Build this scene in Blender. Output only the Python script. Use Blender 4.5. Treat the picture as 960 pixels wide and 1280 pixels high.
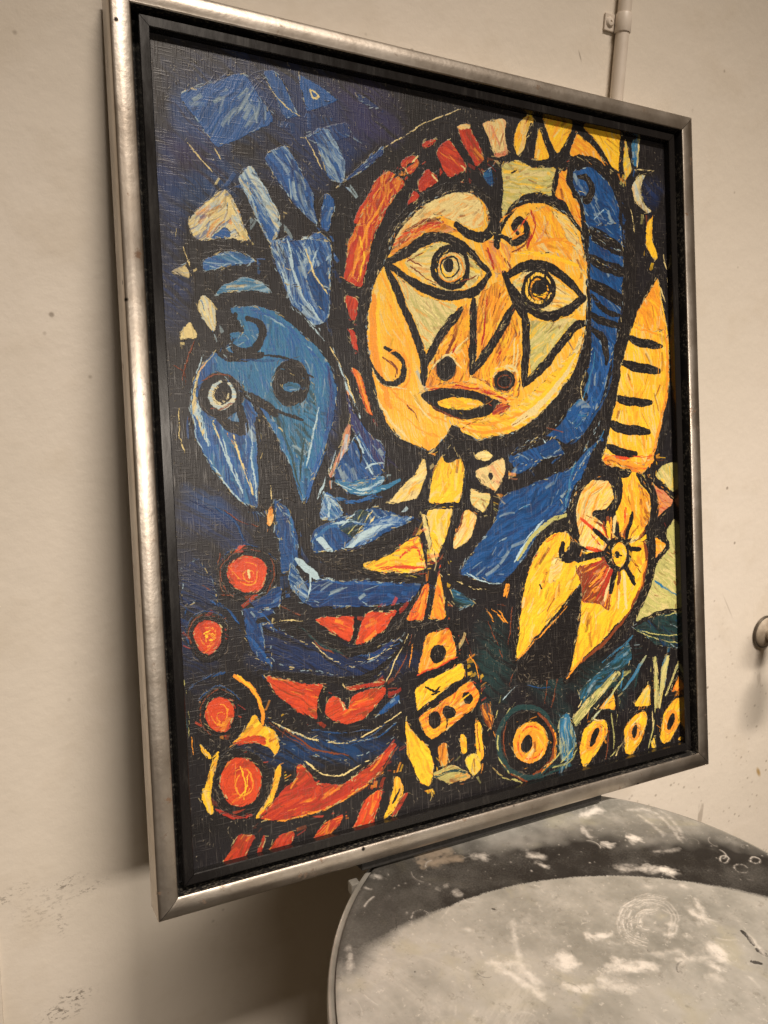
# Framed picture leaning on a galvanised drum against a painted wall.
# Units: metres.  x runs along the wall, y into the wall, z up; z = 0 is just above the drum's lid.
import bpy, bmesh, math, random
import numpy as np
from mathutils import Matrix, Vector, Euler

sc = bpy.context.scene
for o in list(bpy.data.objects): bpy.data.objects.remove(o)
col = sc.collection

# ---------------------------------------------------------------- camera
cam = bpy.data.cameras.new('camera'); cam_o = bpy.data.objects.new('camera', cam); col.objects.link(cam_o)
cam.sensor_fit = 'VERTICAL'; cam.sensor_height = 24.0; cam.lens = 985/1280*24.0
cam.clip_start = .01; cam.clip_end = 50
M = Matrix(((.887891, .055381, -.456708), (-.458141, .196850, -.866808), (.041898, .978868, .200154))).to_4x4()
M.translation = (-.113184, -.509202, .394759); cam_o.matrix_world = M
sc.camera = cam_o

# ---------------------------------------------------------------- light: the room's ceiling lamps and its dim warm bounce
world = bpy.data.worlds.new('World'); sc.world = world; world.use_nodes = True
bg = world.node_tree.nodes['Background']; bg.inputs[0].default_value = (1.0, .66, .36, 1); bg.inputs[1].default_value = .075
def area(name, loc, target, sx, sy, power, color, spread=math.pi):
    l = bpy.data.lights.new(name, 'AREA'); l.shape = 'RECTANGLE'; l.size = sx; l.size_y = sy; l.energy = power; l.color = color; l.spread = spread
    o = bpy.data.objects.new(name, l); col.objects.link(o); o.location = loc
    o.rotation_euler = (Vector(target)-Vector(loc)).to_track_quat('-Z', 'Y').to_euler(); return o
area('room_lamp', (.62, -1.95, .84), (.46, .15, -.05), 2.1, .22, 3.4, (1, .885, .765), .80)
area('ceiling_lamp', (.46, -1.30, 2.36), (.46, .15, -.13), 1.2, .20, 5.5, (1, .87, .745), .70)
sc.view_settings.view_transform = 'Standard'; sc.view_settings.look = 'None'
sc.view_settings.exposure = 0.0; sc.view_settings.gamma = 1.0; sc.view_settings.use_curve_mapping = False

# ---------------------------------------------------------------- paint engine (numpy)
def value_noise(rng, h, w, cell):
    gh, gw = int(h/cell)+3, int(w/cell)+3
    gr = rng.random((gh, gw)).astype(np.float32)
    y = np.arange(h, dtype=np.float32)/cell; x = np.arange(w, dtype=np.float32)/cell
    yi = y.astype(int); xi = x.astype(int); fy = y-yi; fx = x-xi
    fy = (fy*fy*(3-2*fy))[:, None]; fx = (fx*fx*(3-2*fx))[None, :]
    a = gr[yi][:, xi]; b = gr[yi][:, xi+1]; c = gr[yi+1][:, xi]; d = gr[yi+1][:, xi+1]
    return (a*(1-fx)+b*fx)*(1-fy)+(c*(1-fx)+d*fx)*fy

def box(a, n, ax):
    if n < 2: return a
    c = np.cumsum(np.concatenate([a, np.take(a, range(n), axis=ax)], axis=ax), axis=ax, dtype=np.float64)
    L = a.shape[ax]
    return ((np.take(c, range(n, n+L), axis=ax)-np.take(c, range(0, L), axis=ax))/n).astype(np.float32)

def streak_field(rng, n=1024):
    f = np.zeros((n, n), np.float32)
    for ln, th, wt in ((60, 2, 1.0), (110, 6, 1.3), (24, 1, .5)):
        a = rng.random((n, n)).astype(np.float32)
        a = box(box(box(a, ln, 1), ln//2, 1), th, 0)
        f += wt*(a-a.mean())/a.std()
    f = f.ravel(); o = np.argsort(f); r = np.empty(f.size, np.float32); r[o] = np.linspace(0, 1, f.size); return r.reshape(n, n)

def lin(h):
    c = np.array([int(h[i:i+2], 16) for i in (0, 2, 4)])/255.0
    return np.where(c < .04045, c/12.92, ((c+.055)/1.055)**2.4).astype(np.float32)

def smooth_closed(P, it=2):
    P = np.asarray(P, np.float32)
    for _ in range(it):
        Q = np.roll(P, -1, 0); l = np.hypot(*(Q-P).T)[:, None]+1e-6; f = np.minimum(.22, 2.6/l); P = np.stack([P*(1-f)+Q*f, P*f+Q*(1-f)], 1).reshape(-1, 2)
    return P

def smooth_open(P, it=2):
    P = np.asarray(P, np.float32)
    for _ in range(it):
        if len(P) < 3: break
        A, B = P[:-1], P[1:]; M = np.stack([A*.75+B*.25, A*.25+B*.75], 1).reshape(-1, 2)
        P = np.concatenate([P[:1], M[1:-1], P[-1:]])
    return P

class Painting:
    def __init__(s, w, h, S, seed, base):
        s.S = S; s.W, s.H = int(w*S), int(h*S); s.rng = np.random.default_rng(seed)
        s.c = np.empty((s.H, s.W, 3), np.float32); s.c[:] = base
        s.ht = np.zeros((s.H, s.W), np.float32)
        r = s.rng; N = lambda c: value_noise(r, s.H, s.W, c*S)-.5
        s.dx = N(9)*2.0+N(2.4)*.75+N(.8)*.6; s.dy = N(9)*2.0+N(2.4)*.75+N(.8)*.6
        s.lo = N(22)+N(9)*.8; s.fi = N(.8); s.st = streak_field(r)
    def win(s, P, m):
        x0, y0 = np.floor((P.min(0)-m)*s.S).astype(int); x1, y1 = np.ceil((P.max(0)+m)*s.S).astype(int)
        x0, y0 = max(x0, 0), max(y0, 0); x1, y1 = min(x1, s.W), min(y1, s.H)
        if x1-x0 < 1 or y1-y0 < 1: return None
        sl = (slice(y0, y1), slice(x0, x1))
        Y, X = np.mgrid[y0:y1, x0:x1].astype(np.float32)
        return sl, X/s.S+s.dx[sl], Y/s.S+s.dy[sl]
    def tone(s, X, Y, sl, cols, ang, P, k=0):
        if ang == 999:
            c = P.mean(0); r = np.hypot(X-c[0], Y-c[1])+1.2*s.fi[sl]
            th = np.arctan2(Y-c[1], X-c[0])
            u = th*18+r*2; v = r*6+th*3
        else:
            a = math.radians(ang); bend = 4*s.lo[sl]; X = X-.7*s.dx[sl]; Y = Y-.7*s.dy[sl]
            u = X*math.cos(a)+Y*math.sin(a); v = -X*math.sin(a)+Y*math.cos(a)+bend
            q = 4.2 if float(np.ptp(P, 0).max()) < 22 else 2.9; u = u*q; v = v*q
        o = s.rng.integers(0, 1024, 2)
        n = s.st[(v.astype(int)+o[0]) % 1024, (u.astype(int)+o[1]) % 1024]
        m = n+.45*s.lo[sl]
        c1, c2, c3 = [PAL[q] for q in (cols*3)[:3]]
        w2 = np.clip((m-.50)*2.2, 0, 1)[..., None]*.62; w3 = np.clip((.20-m)*5, 0, 1)[..., None]*.75
        col = c1*(1-w2)+c2*w2; col = col*(1-w3)+c3*w3
        return col*(.95+.10*n[..., None]), n
    def poly(s, cols, ang, P):
        P = smooth_closed(P); r = s.win(P, 2.5)
        if r is None: return
        sl, X, Y = r; ins = np.zeros(X.shape, bool)
        x0, y0 = P[-1]
        for x1, y1 in P:
            if abs(y1-y0) > 1e-6:
                t = (y0 > Y) != (y1 > Y)
                ins ^= t & (X < (x1-x0)*(Y-y0)/(y1-y0)+x0)
            x0, y0 = x1, y1
        col, n = s.tone(X, Y, sl, cols, ang, P)
        s.c[sl][ins] = col[ins]
        iy, ix = np.nonzero(ins); area = len(iy)/s.S**2
        if area > 25 and cols[0] != 'K':              # bristle marks inside the patch
            r2 = s.rng; A = P.mean(0); k = int(min(area*.055, 260)); c3 = (cols*3)[:3]; keep = s.c[sl].copy()
            warm = cols[0] in 'YOCRVSMG'
            pool = [PAL[c3[1]], PAL[c3[2]], np.minimum(PAL[c3[0]]*1.25, .85), PAL[c3[0]]*.6, PAL['M'] if warm else PAL['D']*.6, PAL['C'] if cols[0] in 'YOG' else PAL['O'] if warm else PAL['W']*.7]
            for j in r2.integers(0, len(iy), k):
                x, y = (ix[j]+sl[1].start)/s.S, (iy[j]+sl[0].start)/s.S
                an = math.atan2(y-A[1], x-A[0])+1.57 if ang == 999 else math.radians(ang)+r2.normal(0, .10)+1.3*s.lo[iy[j]+sl[0].start, ix[j]+sl[1].start]
                q = r2.choice(6, p=[.30, .20, .17, .15, .07, .11]); L = min(r2.uniform(5, 20), .8*math.sqrt(area)); w = r2.choice([.3, .8, 1.6, 2.8], p=[.20, .27, .30, .23]); cv = r2.normal(0, .035)
                al = r2.uniform(.15, .48) if w > .5 else r2.uniform(.3, .7)
                s.dab(x, y, an, L, w, pool[q], al, cv); s.dab(x, y, an, L*.6, w*.5, pool[q], al*.7, cv)
            out = ~ins; s.c[sl][out] = keep[out]
        s.ht[sl][ins] = .45+.4*n[ins]
    def stroke(s, cols, ang, w, P):
        P = smooth_open(P); r = s.win(P, w+2.5)
        if r is None: return
        if cols == 'K' and w > 3: w = w*1.10+.6
        sl, X, Y = r; d = np.full(X.shape, 1e9, np.float32); L = len(P)-1
        for i in range(L):
            a, b = P[i], P[i+1]; e = b-a; q = float(e@e)+1e-9
            t = np.clip(((X-a[0])*e[0]+(Y-a[1])*e[1])/q, 0, 1)
            g = (i+t)/L; hw = w*.5*(.62+.38*np.clip(np.minimum(g, 1-g)*7, 0, 1))
            d = np.minimum(d, np.hypot(X-a[0]-t*e[0], Y-a[1]-t*e[1])-hw)
        col, n = s.tone(X, Y, sl, (cols*3)[:3] if len(cols) == 1 else cols, ang, P)
        th = w < 3.2 and cols != 'K'
        m = (d < 0) & ((n+.6*s.lo[sl] > .30) if th else True)
        s.c[sl][m] = col[m]; s.ht[sl][m] = (.3+.5*n[m]) if cols != 'K' else .25+.3*n[m]
    def glaze(s, cols, P):
        P = np.asarray(P, np.float32); c = P.mean(0); r = s.win(P, 12)
        if r is None: return
        sl, X, Y = r; ax = P[0]-c; ay = P[2]-c; M = np.linalg.inv(np.stack([ax, ay], 1))
        u = M[0, 0]*(X-c[0])+M[0, 1]*(Y-c[1]); v = M[1, 0]*(X-c[0])+M[1, 1]*(Y-c[1])
        a = np.clip(1.25-np.hypot(u, v)+.5*s.lo[sl], 0, 1)
        col, n = s.tone(X, Y, sl, (cols*3)[:3], 35, P)
        a = (a*np.clip(n*1.6, 0, 1)*.72)[..., None]
        s.c[sl] = s.c[sl]*(1-a)+col*a
    def dab(s, x, y, ang, L, w, col, al, curve=0.):
        n = max(2, int(L*s.S*1.6)); t = np.linspace(-.5, .5, n)*L
        a = ang+curve*t; X = x+np.cumsum(np.cos(a))*L/n; Y = y+np.cumsum(np.sin(a))*L/n
        for o in np.arange(-w/2, w/2+1e-3, .7/s.S):
            xi = ((X-np.sin(ang)*o)*s.S).astype(int); yi = ((Y+np.cos(ang)*o)*s.S).astype(int)
            m = (xi >= 0) & (xi < s.W) & (yi >= 0) & (yi < s.H)
            s.c[yi[m], xi[m]] = s.c[yi[m], xi[m]]*(1-al)+col*al; s.ht[yi[m], xi[m]] += .4*al

def paint_picture(data):
    p = Painting(510, 612, 3.0, 7, PAL['K'])
    # warm and cool drift in the black ground
    t = value_noise(p.rng, p.H, p.W, 60)[..., None]; p.c[:] = p.c*(.8+.5*t)+np.array([.0, .0006, .003])*t
    shapes = []
    for ln in data.strip().split('\n'):
        k, col, a, w, *q = ln.split(); P = np.array([[int(v)*.5 for v in t.split(',')] for t in q])
        shapes.append((k, col, int(a), float(w), P))
        if k == 'P': p.poly(col, int(a), P)
        elif k == 'S': p.stroke(col, int(a), float(w), P)
        else: p.glaze(col, P)
    r = p.rng; cream = PAL['C']; blk = PAL['K']
    for k, col, a, w, P in shapes:                       # dry ridges and scratches where two colours meet
        if k == 'P' and col not in ('KKK', 'K'):
            Q = smooth_closed(P); E = np.roll(Q, -1, 0)-Q; ln = np.hypot(*E.T)
            if ln.sum() < 25: continue
            for i in range(len(Q)):
                for _ in range(r.poisson(ln[i]*.26)):
                    f = r.random(); x, y = Q[i]+E[i]*f; an = math.atan2(E[i][1], E[i][0])
                    nx, ny = -math.sin(an), math.cos(an); of = r.normal(.15, .55)
                    x, y = x+nx*of, y+ny*of
                    xi, yi = min(max(int(x*3), 0), p.W-1), min(max(int(y*3), 0), p.H-1)
                    x, y = x-p.dx[yi, xi], y-p.dy[yi, xi]
                    if r.random() < .58: c = cream*r.uniform(.35, .9) if col[0] in 'YOCGVRSM' or r.random() < .4 else PAL['W']*r.uniform(.4, .95)
                    elif r.random() < .6: c = blk
                    else: c = PAL[col[-1]]
                    p.dab(x, y, an+r.normal(0, .22), r.uniform(1.2, 5), r.choice([.25, .35, .5, .8], p=[.45, .3, .2, .05]), c, r.uniform(.5, .95), r.normal(0, .08))
        elif k == 'P' or (k == 'S' and col == 'K' and w > 6):
            Q = smooth_open(P); 
            for i in range(len(Q)-1):
                e = Q[i+1]-Q[i]; l = math.hypot(*e); an = math.atan2(e[1], e[0])
                for _ in range(r.poisson(l*.30)):
                    x, y = Q[i]+e*r.random()+r.normal(0, max(w, 6)*.22, 2)
                    p.dab(x, y, an+r.normal(0, .3), r.uniform(1, 6), .3, np.array([.17, .14, .10])*r.uniform(.2, 1.2), r.uniform(.3, .8), r.normal(0, .12))
    dark = p.c.mean(2) < .035
    for _ in range(9000):                                # crackle and dry-brush specks in the dark ground
        x, y = r.uniform(0, 510), r.uniform(0, 610); xi, yi = int(x*3), int(y*3)
        if xi >= p.W or yi >= p.H or not dark[yi, xi] or p.lo[yi, xi]+r.normal(0, .25) < 0: continue
        p.dab(x, y, r.uniform(0, 6.28), r.uniform(.6, 3.0), .3, np.array([.22, .19, .13])*r.uniform(.25, 1.1), r.uniform(.3, .9), r.normal(0, .4))
    p.c *= (1+.22*p.fi)[..., None]
    return p
PAL = {k: lin(v) for k, v in dict(A='eeb734', K='161314', N='17305f', U='2f2c58', B='1e5594', D='0c3f72', T='2e6f96', W='a9c3cc', C='dcc888', G='b4b06a', X='1f3b3c',
       Y='f3c02a', O='e8942a', R='ab3020', V='cf4722', M='7a3a1c', S='cf8a60').items()}
ART = '''
G N 0 0.0 41,184 30,244 10,270 -7,248 -11,192 -1,133 19,106 36,127
G U 0 0.0 95,184 59,205 22,197 5,166 17,129 51,108 89,114 108,146
G N 0 0.0 334,99 283,123 192,119 115,93 94,59 138,35 226,36 309,62
G U 0 0.0 402,20 378,49 323,68 270,67 250,48 273,20 326,1 380,0
G N 0 0.0 41,262 33,300 16,317 2,303 -2,267 6,230 22,213 37,226
G N 0 0.0 365,63 356,96 307,150 248,190 214,195 222,163 268,112 328,70
G N 0 0.0 318,58 260,96 154,104 65,80 40,40 89,4 189,-7 286,14
G N 0 0.0 43,219 33,263 14,283 -3,267 -9,225 1,182 20,162 38,177
G U 0 0.0 423,66 398,91 342,108 289,108 269,91 291,67 345,50 400,49
G B 0 0.0 179,83 155,122 101,145 50,139 32,108 54,71 106,47 158,52
G N 0 0.0 321,106 294,151 234,176 178,167 158,132 182,89 239,63 298,70
G D 0 0.0 142,163 137,199 98,237 50,256 20,245 25,212 61,174 110,153
P BBD -59 0.0 40,79 139,27 186,93 92,149
P BDB 70 0.0 168,20 192,15 210,46 228,77 203,88 190,58
P BBD 56 0.0 228,13 264,26 300,39 239,69
S C 0 1.7 247,33 251,47 264,40 247,33
P NNU 8 0.0 325,22 357,33 373,40 335,40
P NBN 57 0.0 232,109 269,89 312,72 316,98 257,114
P BWN 57 0.0 251,94 274,88 289,111 306,140 299,174 270,166 259,130
P NDB -41 0.0 285,181 319,150 376,98 375,114 329,151 302,169
P BNW 60 0.0 164,149 202,123 243,193 251,246 207,212 184,178
P WCB 59 0.0 122,186 144,163 166,198 189,235 185,260 174,289 160,272 147,242
P BBW 61 0.0 136,189 149,210 180,256 174,289 154,254
P CWB -37 0.0 41,260 64,238 105,204 122,236 136,279 94,281 53,287
P CCW 71 0.0 103,211 119,236 137,279 124,280 105,246
P BBD 14 0.0 73,283 100,260 112,279
P BTW -10 0.0 61,317 93,302 125,297 146,311 101,320 64,332
S K -9 1.8 59,309 93,300 130,297
P CCW -14 0.0 13,337 38,323 45,347
P BDN 82 0.0 264,190 282,198 268,256 253,248
P BWN 82 0.0 179,284 200,263 218,285 245,254 271,265 268,342 195,347
P WCB 82 0.0 219,266 237,262 230,307 222,314 218,299
P WWB 82 0.0 193,266 203,295 207,323 197,319 185,283
S C 46 1.1 49,146 68,168 84,184
S C 78 1.1 35,298 42,323 45,345
S C 98 0.9 25,273 23,286
S C 64 1.1 89,149 93,157 96,163
S C 40 1.0 172,30 190,58 228,77
S C 62 1.0 237,108 261,153
G N 0 0.0 41,354 31,401 11,421 -6,403 -11,358 -1,312 18,291 35,308
G N 0 0.0 62,713 36,723 8,711 -5,684 3,658 29,647 57,659 71,686
P BWN 76 0.0 166,276 271,265 265,361 263,390 238,403 218,387 199,370 177,316
S W 56 1.7 178,302 195,347 214,383 248,409
S W 84 2.2 199,273 203,314
S W 85 2.2 224,270 227,312
S W 109 1.2 249,277 226,345
P DBN 70 0.0 226,326 267,294 263,387 242,374
P BTW -10 0.0 61,319 93,302 125,297 146,311 101,320 64,332
P TWC -9 0.0 78,369 95,346 124,335 157,341 170,359 127,354 94,363
P CWW 77 0.0 50,382 62,363 76,380 79,404 73,423 60,405
S B 72 1.1 57,375 68,405 72,420
P CCW 83 0.0 19,433 37,402 52,431 32,433
P BTN 83 0.0 76,448 50,472 34,517 36,570 58,623 97,670 132,690 140,552 119,516 107,470
P TBB 71 0.0 98,385 136,376 174,385 217,418 254,452 270,499 262,557 235,619 204,683 184,618 160,571 140,534 105,507 77,480 76,456 97,439 124,415
P TXT 60 0.0 165,469 229,491 236,552 206,628 184,580 147,534
S B 100 3.0 251,457 264,504 256,562 233,614 209,671
S B 34 2.4 126,381 173,395 221,434 255,471
G N 0 0.0 272,552 266,604 256,624 247,603 246,552 252,502 263,480 271,501
G T 0 0.0 160,469 145,486 111,493 78,487 66,472 80,455 113,448 146,453
P CWB 113 0.0 79,447 52,476 41,512 46,543 54,579 60,592 47,570 36,534 38,508 50,474
S W 83 3.1 50,516 44,543 58,588
S K -11 4.6 101,403 95,430 108,450 139,444 153,419 146,401 125,398
S K 11 6.0 79,438 85,455 113,459 146,451
S K 89 3.7 109,394 103,417 109,430
P TBT -3 0.0 98,421 112,417 124,420 128,429 116,438 102,437
P K 999 0.0 116,515 111,530 101,542 86,549 70,549 56,543 47,531 44,516 49,501 59,488 73,481 89,481 103,487 113,499
S WCC -171 3.4 92,497 99,504 101,513 99,522 92,529 83,533 73,531 66,525 63,516 65,507 71,499 80,495
S CWW -143 2.0 92,514 90,520 86,524 80,526 75,526 70,522 68,517 68,511 71,505 76,502
P K 999 0.0 86,515 86,518 84,520 82,521 79,521 77,520 76,518 75,515 76,512 78,510 80,509 83,509 85,510 86,512
S M -18 1.4 63,534 86,534 105,520
S M -1 1.1 51,494 84,480 111,493
P K 999 0.0 224,494 220,510 211,523 197,531 183,531 171,524 163,511 160,495 164,479 174,465 187,458 201,457 214,464 222,477
P TXB 18 0.0 180,496 191,491 208,496 206,505 190,508 179,504
S K 29 6.1 115,513 147,527 166,543
S K 20 2.4 161,534 186,543 210,552
S K 22 1.9 151,453 190,454 229,486
P KKK 2 0.0 132,541 155,561 181,636 195,684 179,674 159,678 139,695 132,681
S K -22 6.9 76,547 93,561 116,570 109,534
S W 70 2.1 83,593 90,624 107,661
S C 74 1.9 97,575 109,625 123,667
S W 89 1.4 127,552 122,607 128,676
S W 71 1.4 70,561 78,597 99,643
S C 73 1.4 66,552 74,579
S O 65 1.1 88,570 99,593
S K 92 3.3 139,552 137,617 132,690
S C 89 1.0 152,631 152,673
P OCM 93 0.0 144,693 152,682 154,710 144,717
P DBN 72 0.0 159,673 177,707 186,740 156,738
S X 75 1.9 183,594 204,675
S B -63 2.2 209,680 221,643 249,600
S W 53 1.1 38,570 46,596 84,656 131,697
S W 57 1.8 199,375 253,419 272,451 286,489 310,548
S S 92 1.5 291,504 296,552 287,577
P UNB 70 0.0 285,504 295,533 320,567 352,597 350,637 318,611 293,562
P SWU 114 0.0 288,552 295,572 280,611 257,644 249,644 273,596
P DBN 60 0.0 258,634 286,596 304,572 350,642 316,656 262,659
S K 72 2.1 293,577 308,601 307,621
S W 65 1.3 299,577 313,606
S W 59 1.6 313,611 330,641
P TWB -11 0.0 257,646 289,652 350,645 349,657 315,675 283,672
S W -5 2.1 273,659 310,668 349,652
P BWT 61 0.0 231,710 243,663 261,683 276,705 254,716
G N 0 0.0 106,726 79,735 42,721 15,693 14,666 39,656 76,669 104,698
G N 0 0.0 131,750 122,763 102,767 82,760 75,746 83,734 104,730 123,737
G D 0 0.0 81,694 64,698 37,687 16,667 13,651 30,646 56,657 78,677
P DBN 77 0.0 155,670 178,688 192,736 189,783 163,793 161,739
P DBN 61 0.0 217,728 259,712 325,696 407,720 345,742 289,763 215,764
P BWT 61 0.0 231,710 241,665 260,688 275,702 259,712
S W 92 2.5 240,667 252,702 238,710
S W 47 1.5 243,670 273,703
S T 0 4.2 262,651 293,670 326,673 378,653
S W 8 1.8 262,654 304,675 349,667
P XKD -24 0.0 259,726 303,695 325,706 290,748
S C -50 1.3 290,743 325,701
S G -51 1.0 279,737 311,698
S C 127 1.6 330,711 301,749
S W -35 1.3 267,722 292,704
P BWW -29 0.0 267,763 290,741 330,716 347,712 407,718 346,734 283,767
S W -30 3.6 275,764 306,739 340,727
S K -9 5.2 220,767 256,770 289,765 345,752 406,736
P NDB 10 0.0 192,810 234,807 286,814 416,832 385,862 306,858 211,850 186,828
P DWB 43 0.0 179,773 193,798 212,824 201,847 172,810
S W 51 5.0 224,736 249,767
S W 41 5.4 187,771 223,803
S W 10 2.3 223,803 249,808
S K 13 6.8 215,766 277,791 342,812 417,814
P KKK 5 0.0 236,763 289,768 420,757 423,819 341,819 277,796 235,783
P YYV -18 0.0 301,788 343,782 409,751 423,807 376,809 337,804 306,799
S V 1 2.7 326,795 360,796 418,798
S V 22 2.5 372,784 409,764 417,803
S V 0 1.4 369,786 400,787
S O -14 1.9 343,792 395,778
P NDB 63 0.0 98,838 151,846 142,878 141,934 118,921 101,882
P NDB -13 0.0 108,827 162,807 161,842 121,847
S K 38 5.3 121,861 150,857 189,869 199,885 149,883
S C 0 1.2 120,870 150,862 194,870
S M 29 1.2 158,842 190,860
P NUN 61 0.0 314,929 371,916 352,950 302,952
P KNK 26 0.0 125,866 164,885 208,915 248,950 291,956 336,937 383,908 364,951 323,976 268,970 206,953 156,936 128,913
P KKN 28 0.0 123,1011 180,1050 252,1078 318,1081 359,1058 364,1074 322,1102 251,1108 179,1079 131,1041
P KND 25 0.0 6,772 33,756 54,790 61,831 30,819 7,825
G N 0 0.0 60,858 46,921 19,943 -4,913 -11,850 2,789 28,765 52,793
G N 0 0.0 392,960 348,976 247,969 154,946 118,921 156,907 250,911 350,933
G D 0 0.0 351,1108 310,1118 219,1106 134,1082 101,1059 136,1049 221,1058 312,1082
P VVR 34 0.0 212,870 252,869 286,873 279,905 273,915 250,901
P VVR -31 0.0 306,867 339,871 367,871 332,906 281,923 293,897
S K -2 4.6 117,940 175,956 236,972 311,979 382,928
S K -1 6.8 199,880 239,914 281,935 337,922 396,873
P VRM 36 0.0 125,946 160,960 231,979 213,1003 213,1033 182,1014 149,985
P RMV 0 0.0 257,985 300,987 336,984 333,992 272,995
P VRM -19 0.0 223,1022 227,1003 240,997 256,1007 266,1029 269,1003 305,996 336,995 332,1014 297,1042 259,1048 236,1036
S K 102 5.0 228,981 216,1003 218,1028
S C 60 1.5 250,1004 261,1023
P DBN -35 0.0 314,1045 361,1010 360,1027 325,1044
S C 6 1.3 132,1018 200,1064 273,1083 365,1044
S C 11 1.0 208,905 238,938 280,954 353,934
S C -58 1.1 333,992 364,946 383,913
S D -13 1.3 268,1082 318,1081 353,1062
S M 34 1.3 209,896 218,916 270,938
P K 999 0.0 156,791 150,810 135,823 115,830 94,828 75,817 63,801 59,782 65,764 79,750 98,743 120,745 139,755 152,771
P VVR 999 0.0 139,789 135,802 126,811 113,815 98,814 86,807 78,796 75,783 79,771 88,762 101,758 115,759 128,765 137,776
S O 129 0.9 105,769 114,771 121,776 124,785 123,794 118,801 109,804 100,802 93,796 89,788
S O -70 0.9 114,798 109,799 104,797 101,794 100,789 101,785 105,782 110,782 115,783 118,787
S M -53 0.9 84,818 69,802 64,782 71,764 87,751 109,747 130,754
S D 0 0.9 60,767 73,751 93,743 116,743 138,751 154,768
P K 999 0.0 74,879 70,896 60,908 47,914 32,912 20,902 12,888 9,871 13,855 23,843 36,837 51,838 63,847 72,862
P VVR 999 0.0 63,878 61,889 54,897 45,901 35,899 27,893 22,884 20,872 23,862 29,853 38,850 48,851 56,857 62,866
S O 122 0.9 40,860 46,861 51,866 53,874 52,882 49,888 43,891 37,889 32,884 30,876
S O -74 0.9 47,886 44,887 40,885 38,882 38,878 39,874 41,872 44,871 48,873 50,876
S M -60 0.9 25,903 16,889 13,871 17,855 29,843 43,841 58,847
S D 1 0.9 10,858 19,844 33,836 48,836 63,844 73,859
P K 999 0.0 88,1000 84,1018 73,1031 59,1037 44,1034 31,1023 22,1007 20,989 24,971 34,958 48,952 63,954 77,965 86,981
P VVR 999 0.0 77,998 74,1010 67,1019 57,1023 47,1021 38,1014 33,1003 31,990 34,979 41,970 50,966 60,968 69,975 75,986
S O 122 0.9 52,977 59,979 64,985 66,994 65,1002 61,1009 55,1011 49,1010 44,1004 41,995
S O -74 0.9 59,1006 56,1007 52,1005 50,1002 49,997 50,993 53,991 57,990 60,992 62,995
S M -60 0.9 37,1024 26,1009 23,989 28,971 40,959 56,956 71,964
S D 3 0.9 20,974 30,959 44,951 61,952 76,962 87,978
S C 81 2.1 108,781 110,793
S Y 49 2.7 38,878 43,870 52,880 42,883
S Y -20 1.4 36,869 46,866
S O 0 1.6 48,1003 54,1013 62,1003
S D 50 2.8 50,821 79,838 93,872
S B 45 1.4 52,823 75,837 90,862
S D -18 2.3 10,951 28,936 65,932
S O 62 3.2 79,940 103,959 120,987 120,1021
S Y 55 1.4 83,940 109,966 123,1000
P K 999 0.0 128,1115 122,1137 107,1153 88,1159 67,1154 49,1140 38,1118 34,1094 40,1072 53,1057 72,1050 93,1054 112,1068 124,1090
P YOO -54 0.0 69,1045 90,1029 104,1008 110,1006 118,1022 138,1032 147,1063 136,1075 129,1059 105,1046 89,1046
P VMR -9 0.0 69,1045 89,1037 121,1038 125,1055 101,1047
P K 999 0.0 127,1114 121,1136 108,1152 89,1158 70,1153 53,1139 42,1119 39,1095 44,1074 57,1059 75,1052 94,1056 112,1069 123,1090
P VVR 999 0.0 113,1111 109,1128 99,1139 86,1143 71,1140 58,1130 50,1115 48,1097 52,1082 61,1070 75,1065 89,1068 102,1078 111,1094
S O 84 1.0 74,1085 84,1084 93,1089 98,1099 100,1111 96,1121 88,1126 78,1125
S O -107 1.0 93,1117 90,1123 85,1126 81,1125 77,1121 74,1113 74,1105 76,1097 80,1093 85,1092
S Y 88 1.0 81,1081 90,1106 83,1132
S Y 116 0.8 95,1092 89,1118 77,1127
S O 76 0.8 74,1107 79,1127
P YOY 103 0.0 21,1111 35,1072 50,1052 50,1061 37,1087 34,1114 36,1143 31,1144 25,1134
P YOY 65 0.0 21,1031 31,1048 39,1059 35,1062 25,1049
S Y -28 1.9 38,1059 50,1053
P YOO -53 0.0 146,1089 146,1110 132,1143 115,1165 105,1168 99,1165 120,1144 131,1123 137,1093
S R 23 3.1 40,1136 64,1157 95,1160
P RVM -18 0.0 103,1168 141,1137 171,1116 173,1096 182,1095 205,1134 244,1144 285,1132 328,1106 326,1136 274,1163 207,1180 147,1179
S R -8 2.9 166,1139 209,1132
S M -8 1.7 136,1156 200,1146
S R -11 3.0 148,1161 234,1166 298,1143 327,1123
S O -7 1.5 111,1168 147,1181 207,1181 274,1164 326,1138
S C 11 1.3 185,1091 206,1115 244,1133 299,1114
P RVM -53 0.0 39,1234 59,1204 74,1185 102,1191 88,1214 67,1237
P RMM -53 0.0 95,1233 111,1196 116,1196 108,1228
P RVM -34 0.0 105,1236 138,1200 164,1199 159,1218 132,1239
P RVO -28 0.0 178,1233 214,1199 251,1193 237,1213 204,1233
P VVR -58 0.0 259,1234 287,1177 322,1166 313,1197 293,1239
P KKK -21 0.0 -59,1023 -57,1024 -58,1025
S G 88 0.9 0,997 1,1046
S O 85 0.7 10,1021 12,1048
S X 83 1.1 2,990 4,1005
S M 37 0.6 130,1020 178,1065 220,1089
S D -11 0.9 256,1076 301,1080 330,1060
G X 0 0.0 596,1002 580,1065 548,1086 519,1055 509,990 524,928 556,906 586,936
G X 0 0.0 734,1047 719,1078 684,1086 652,1067 640,1032 655,1001 688,992 722,1011
P RVM -23 0.0 267,1138 309,1120 346,1093 353,1097 328,1128 294,1154 266,1163
S M -36 1.3 266,1167 313,1150 353,1103
P YOM -76 0.0 343,1150 353,1154 364,1178 348,1201 326,1221 320,1217 339,1186
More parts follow.
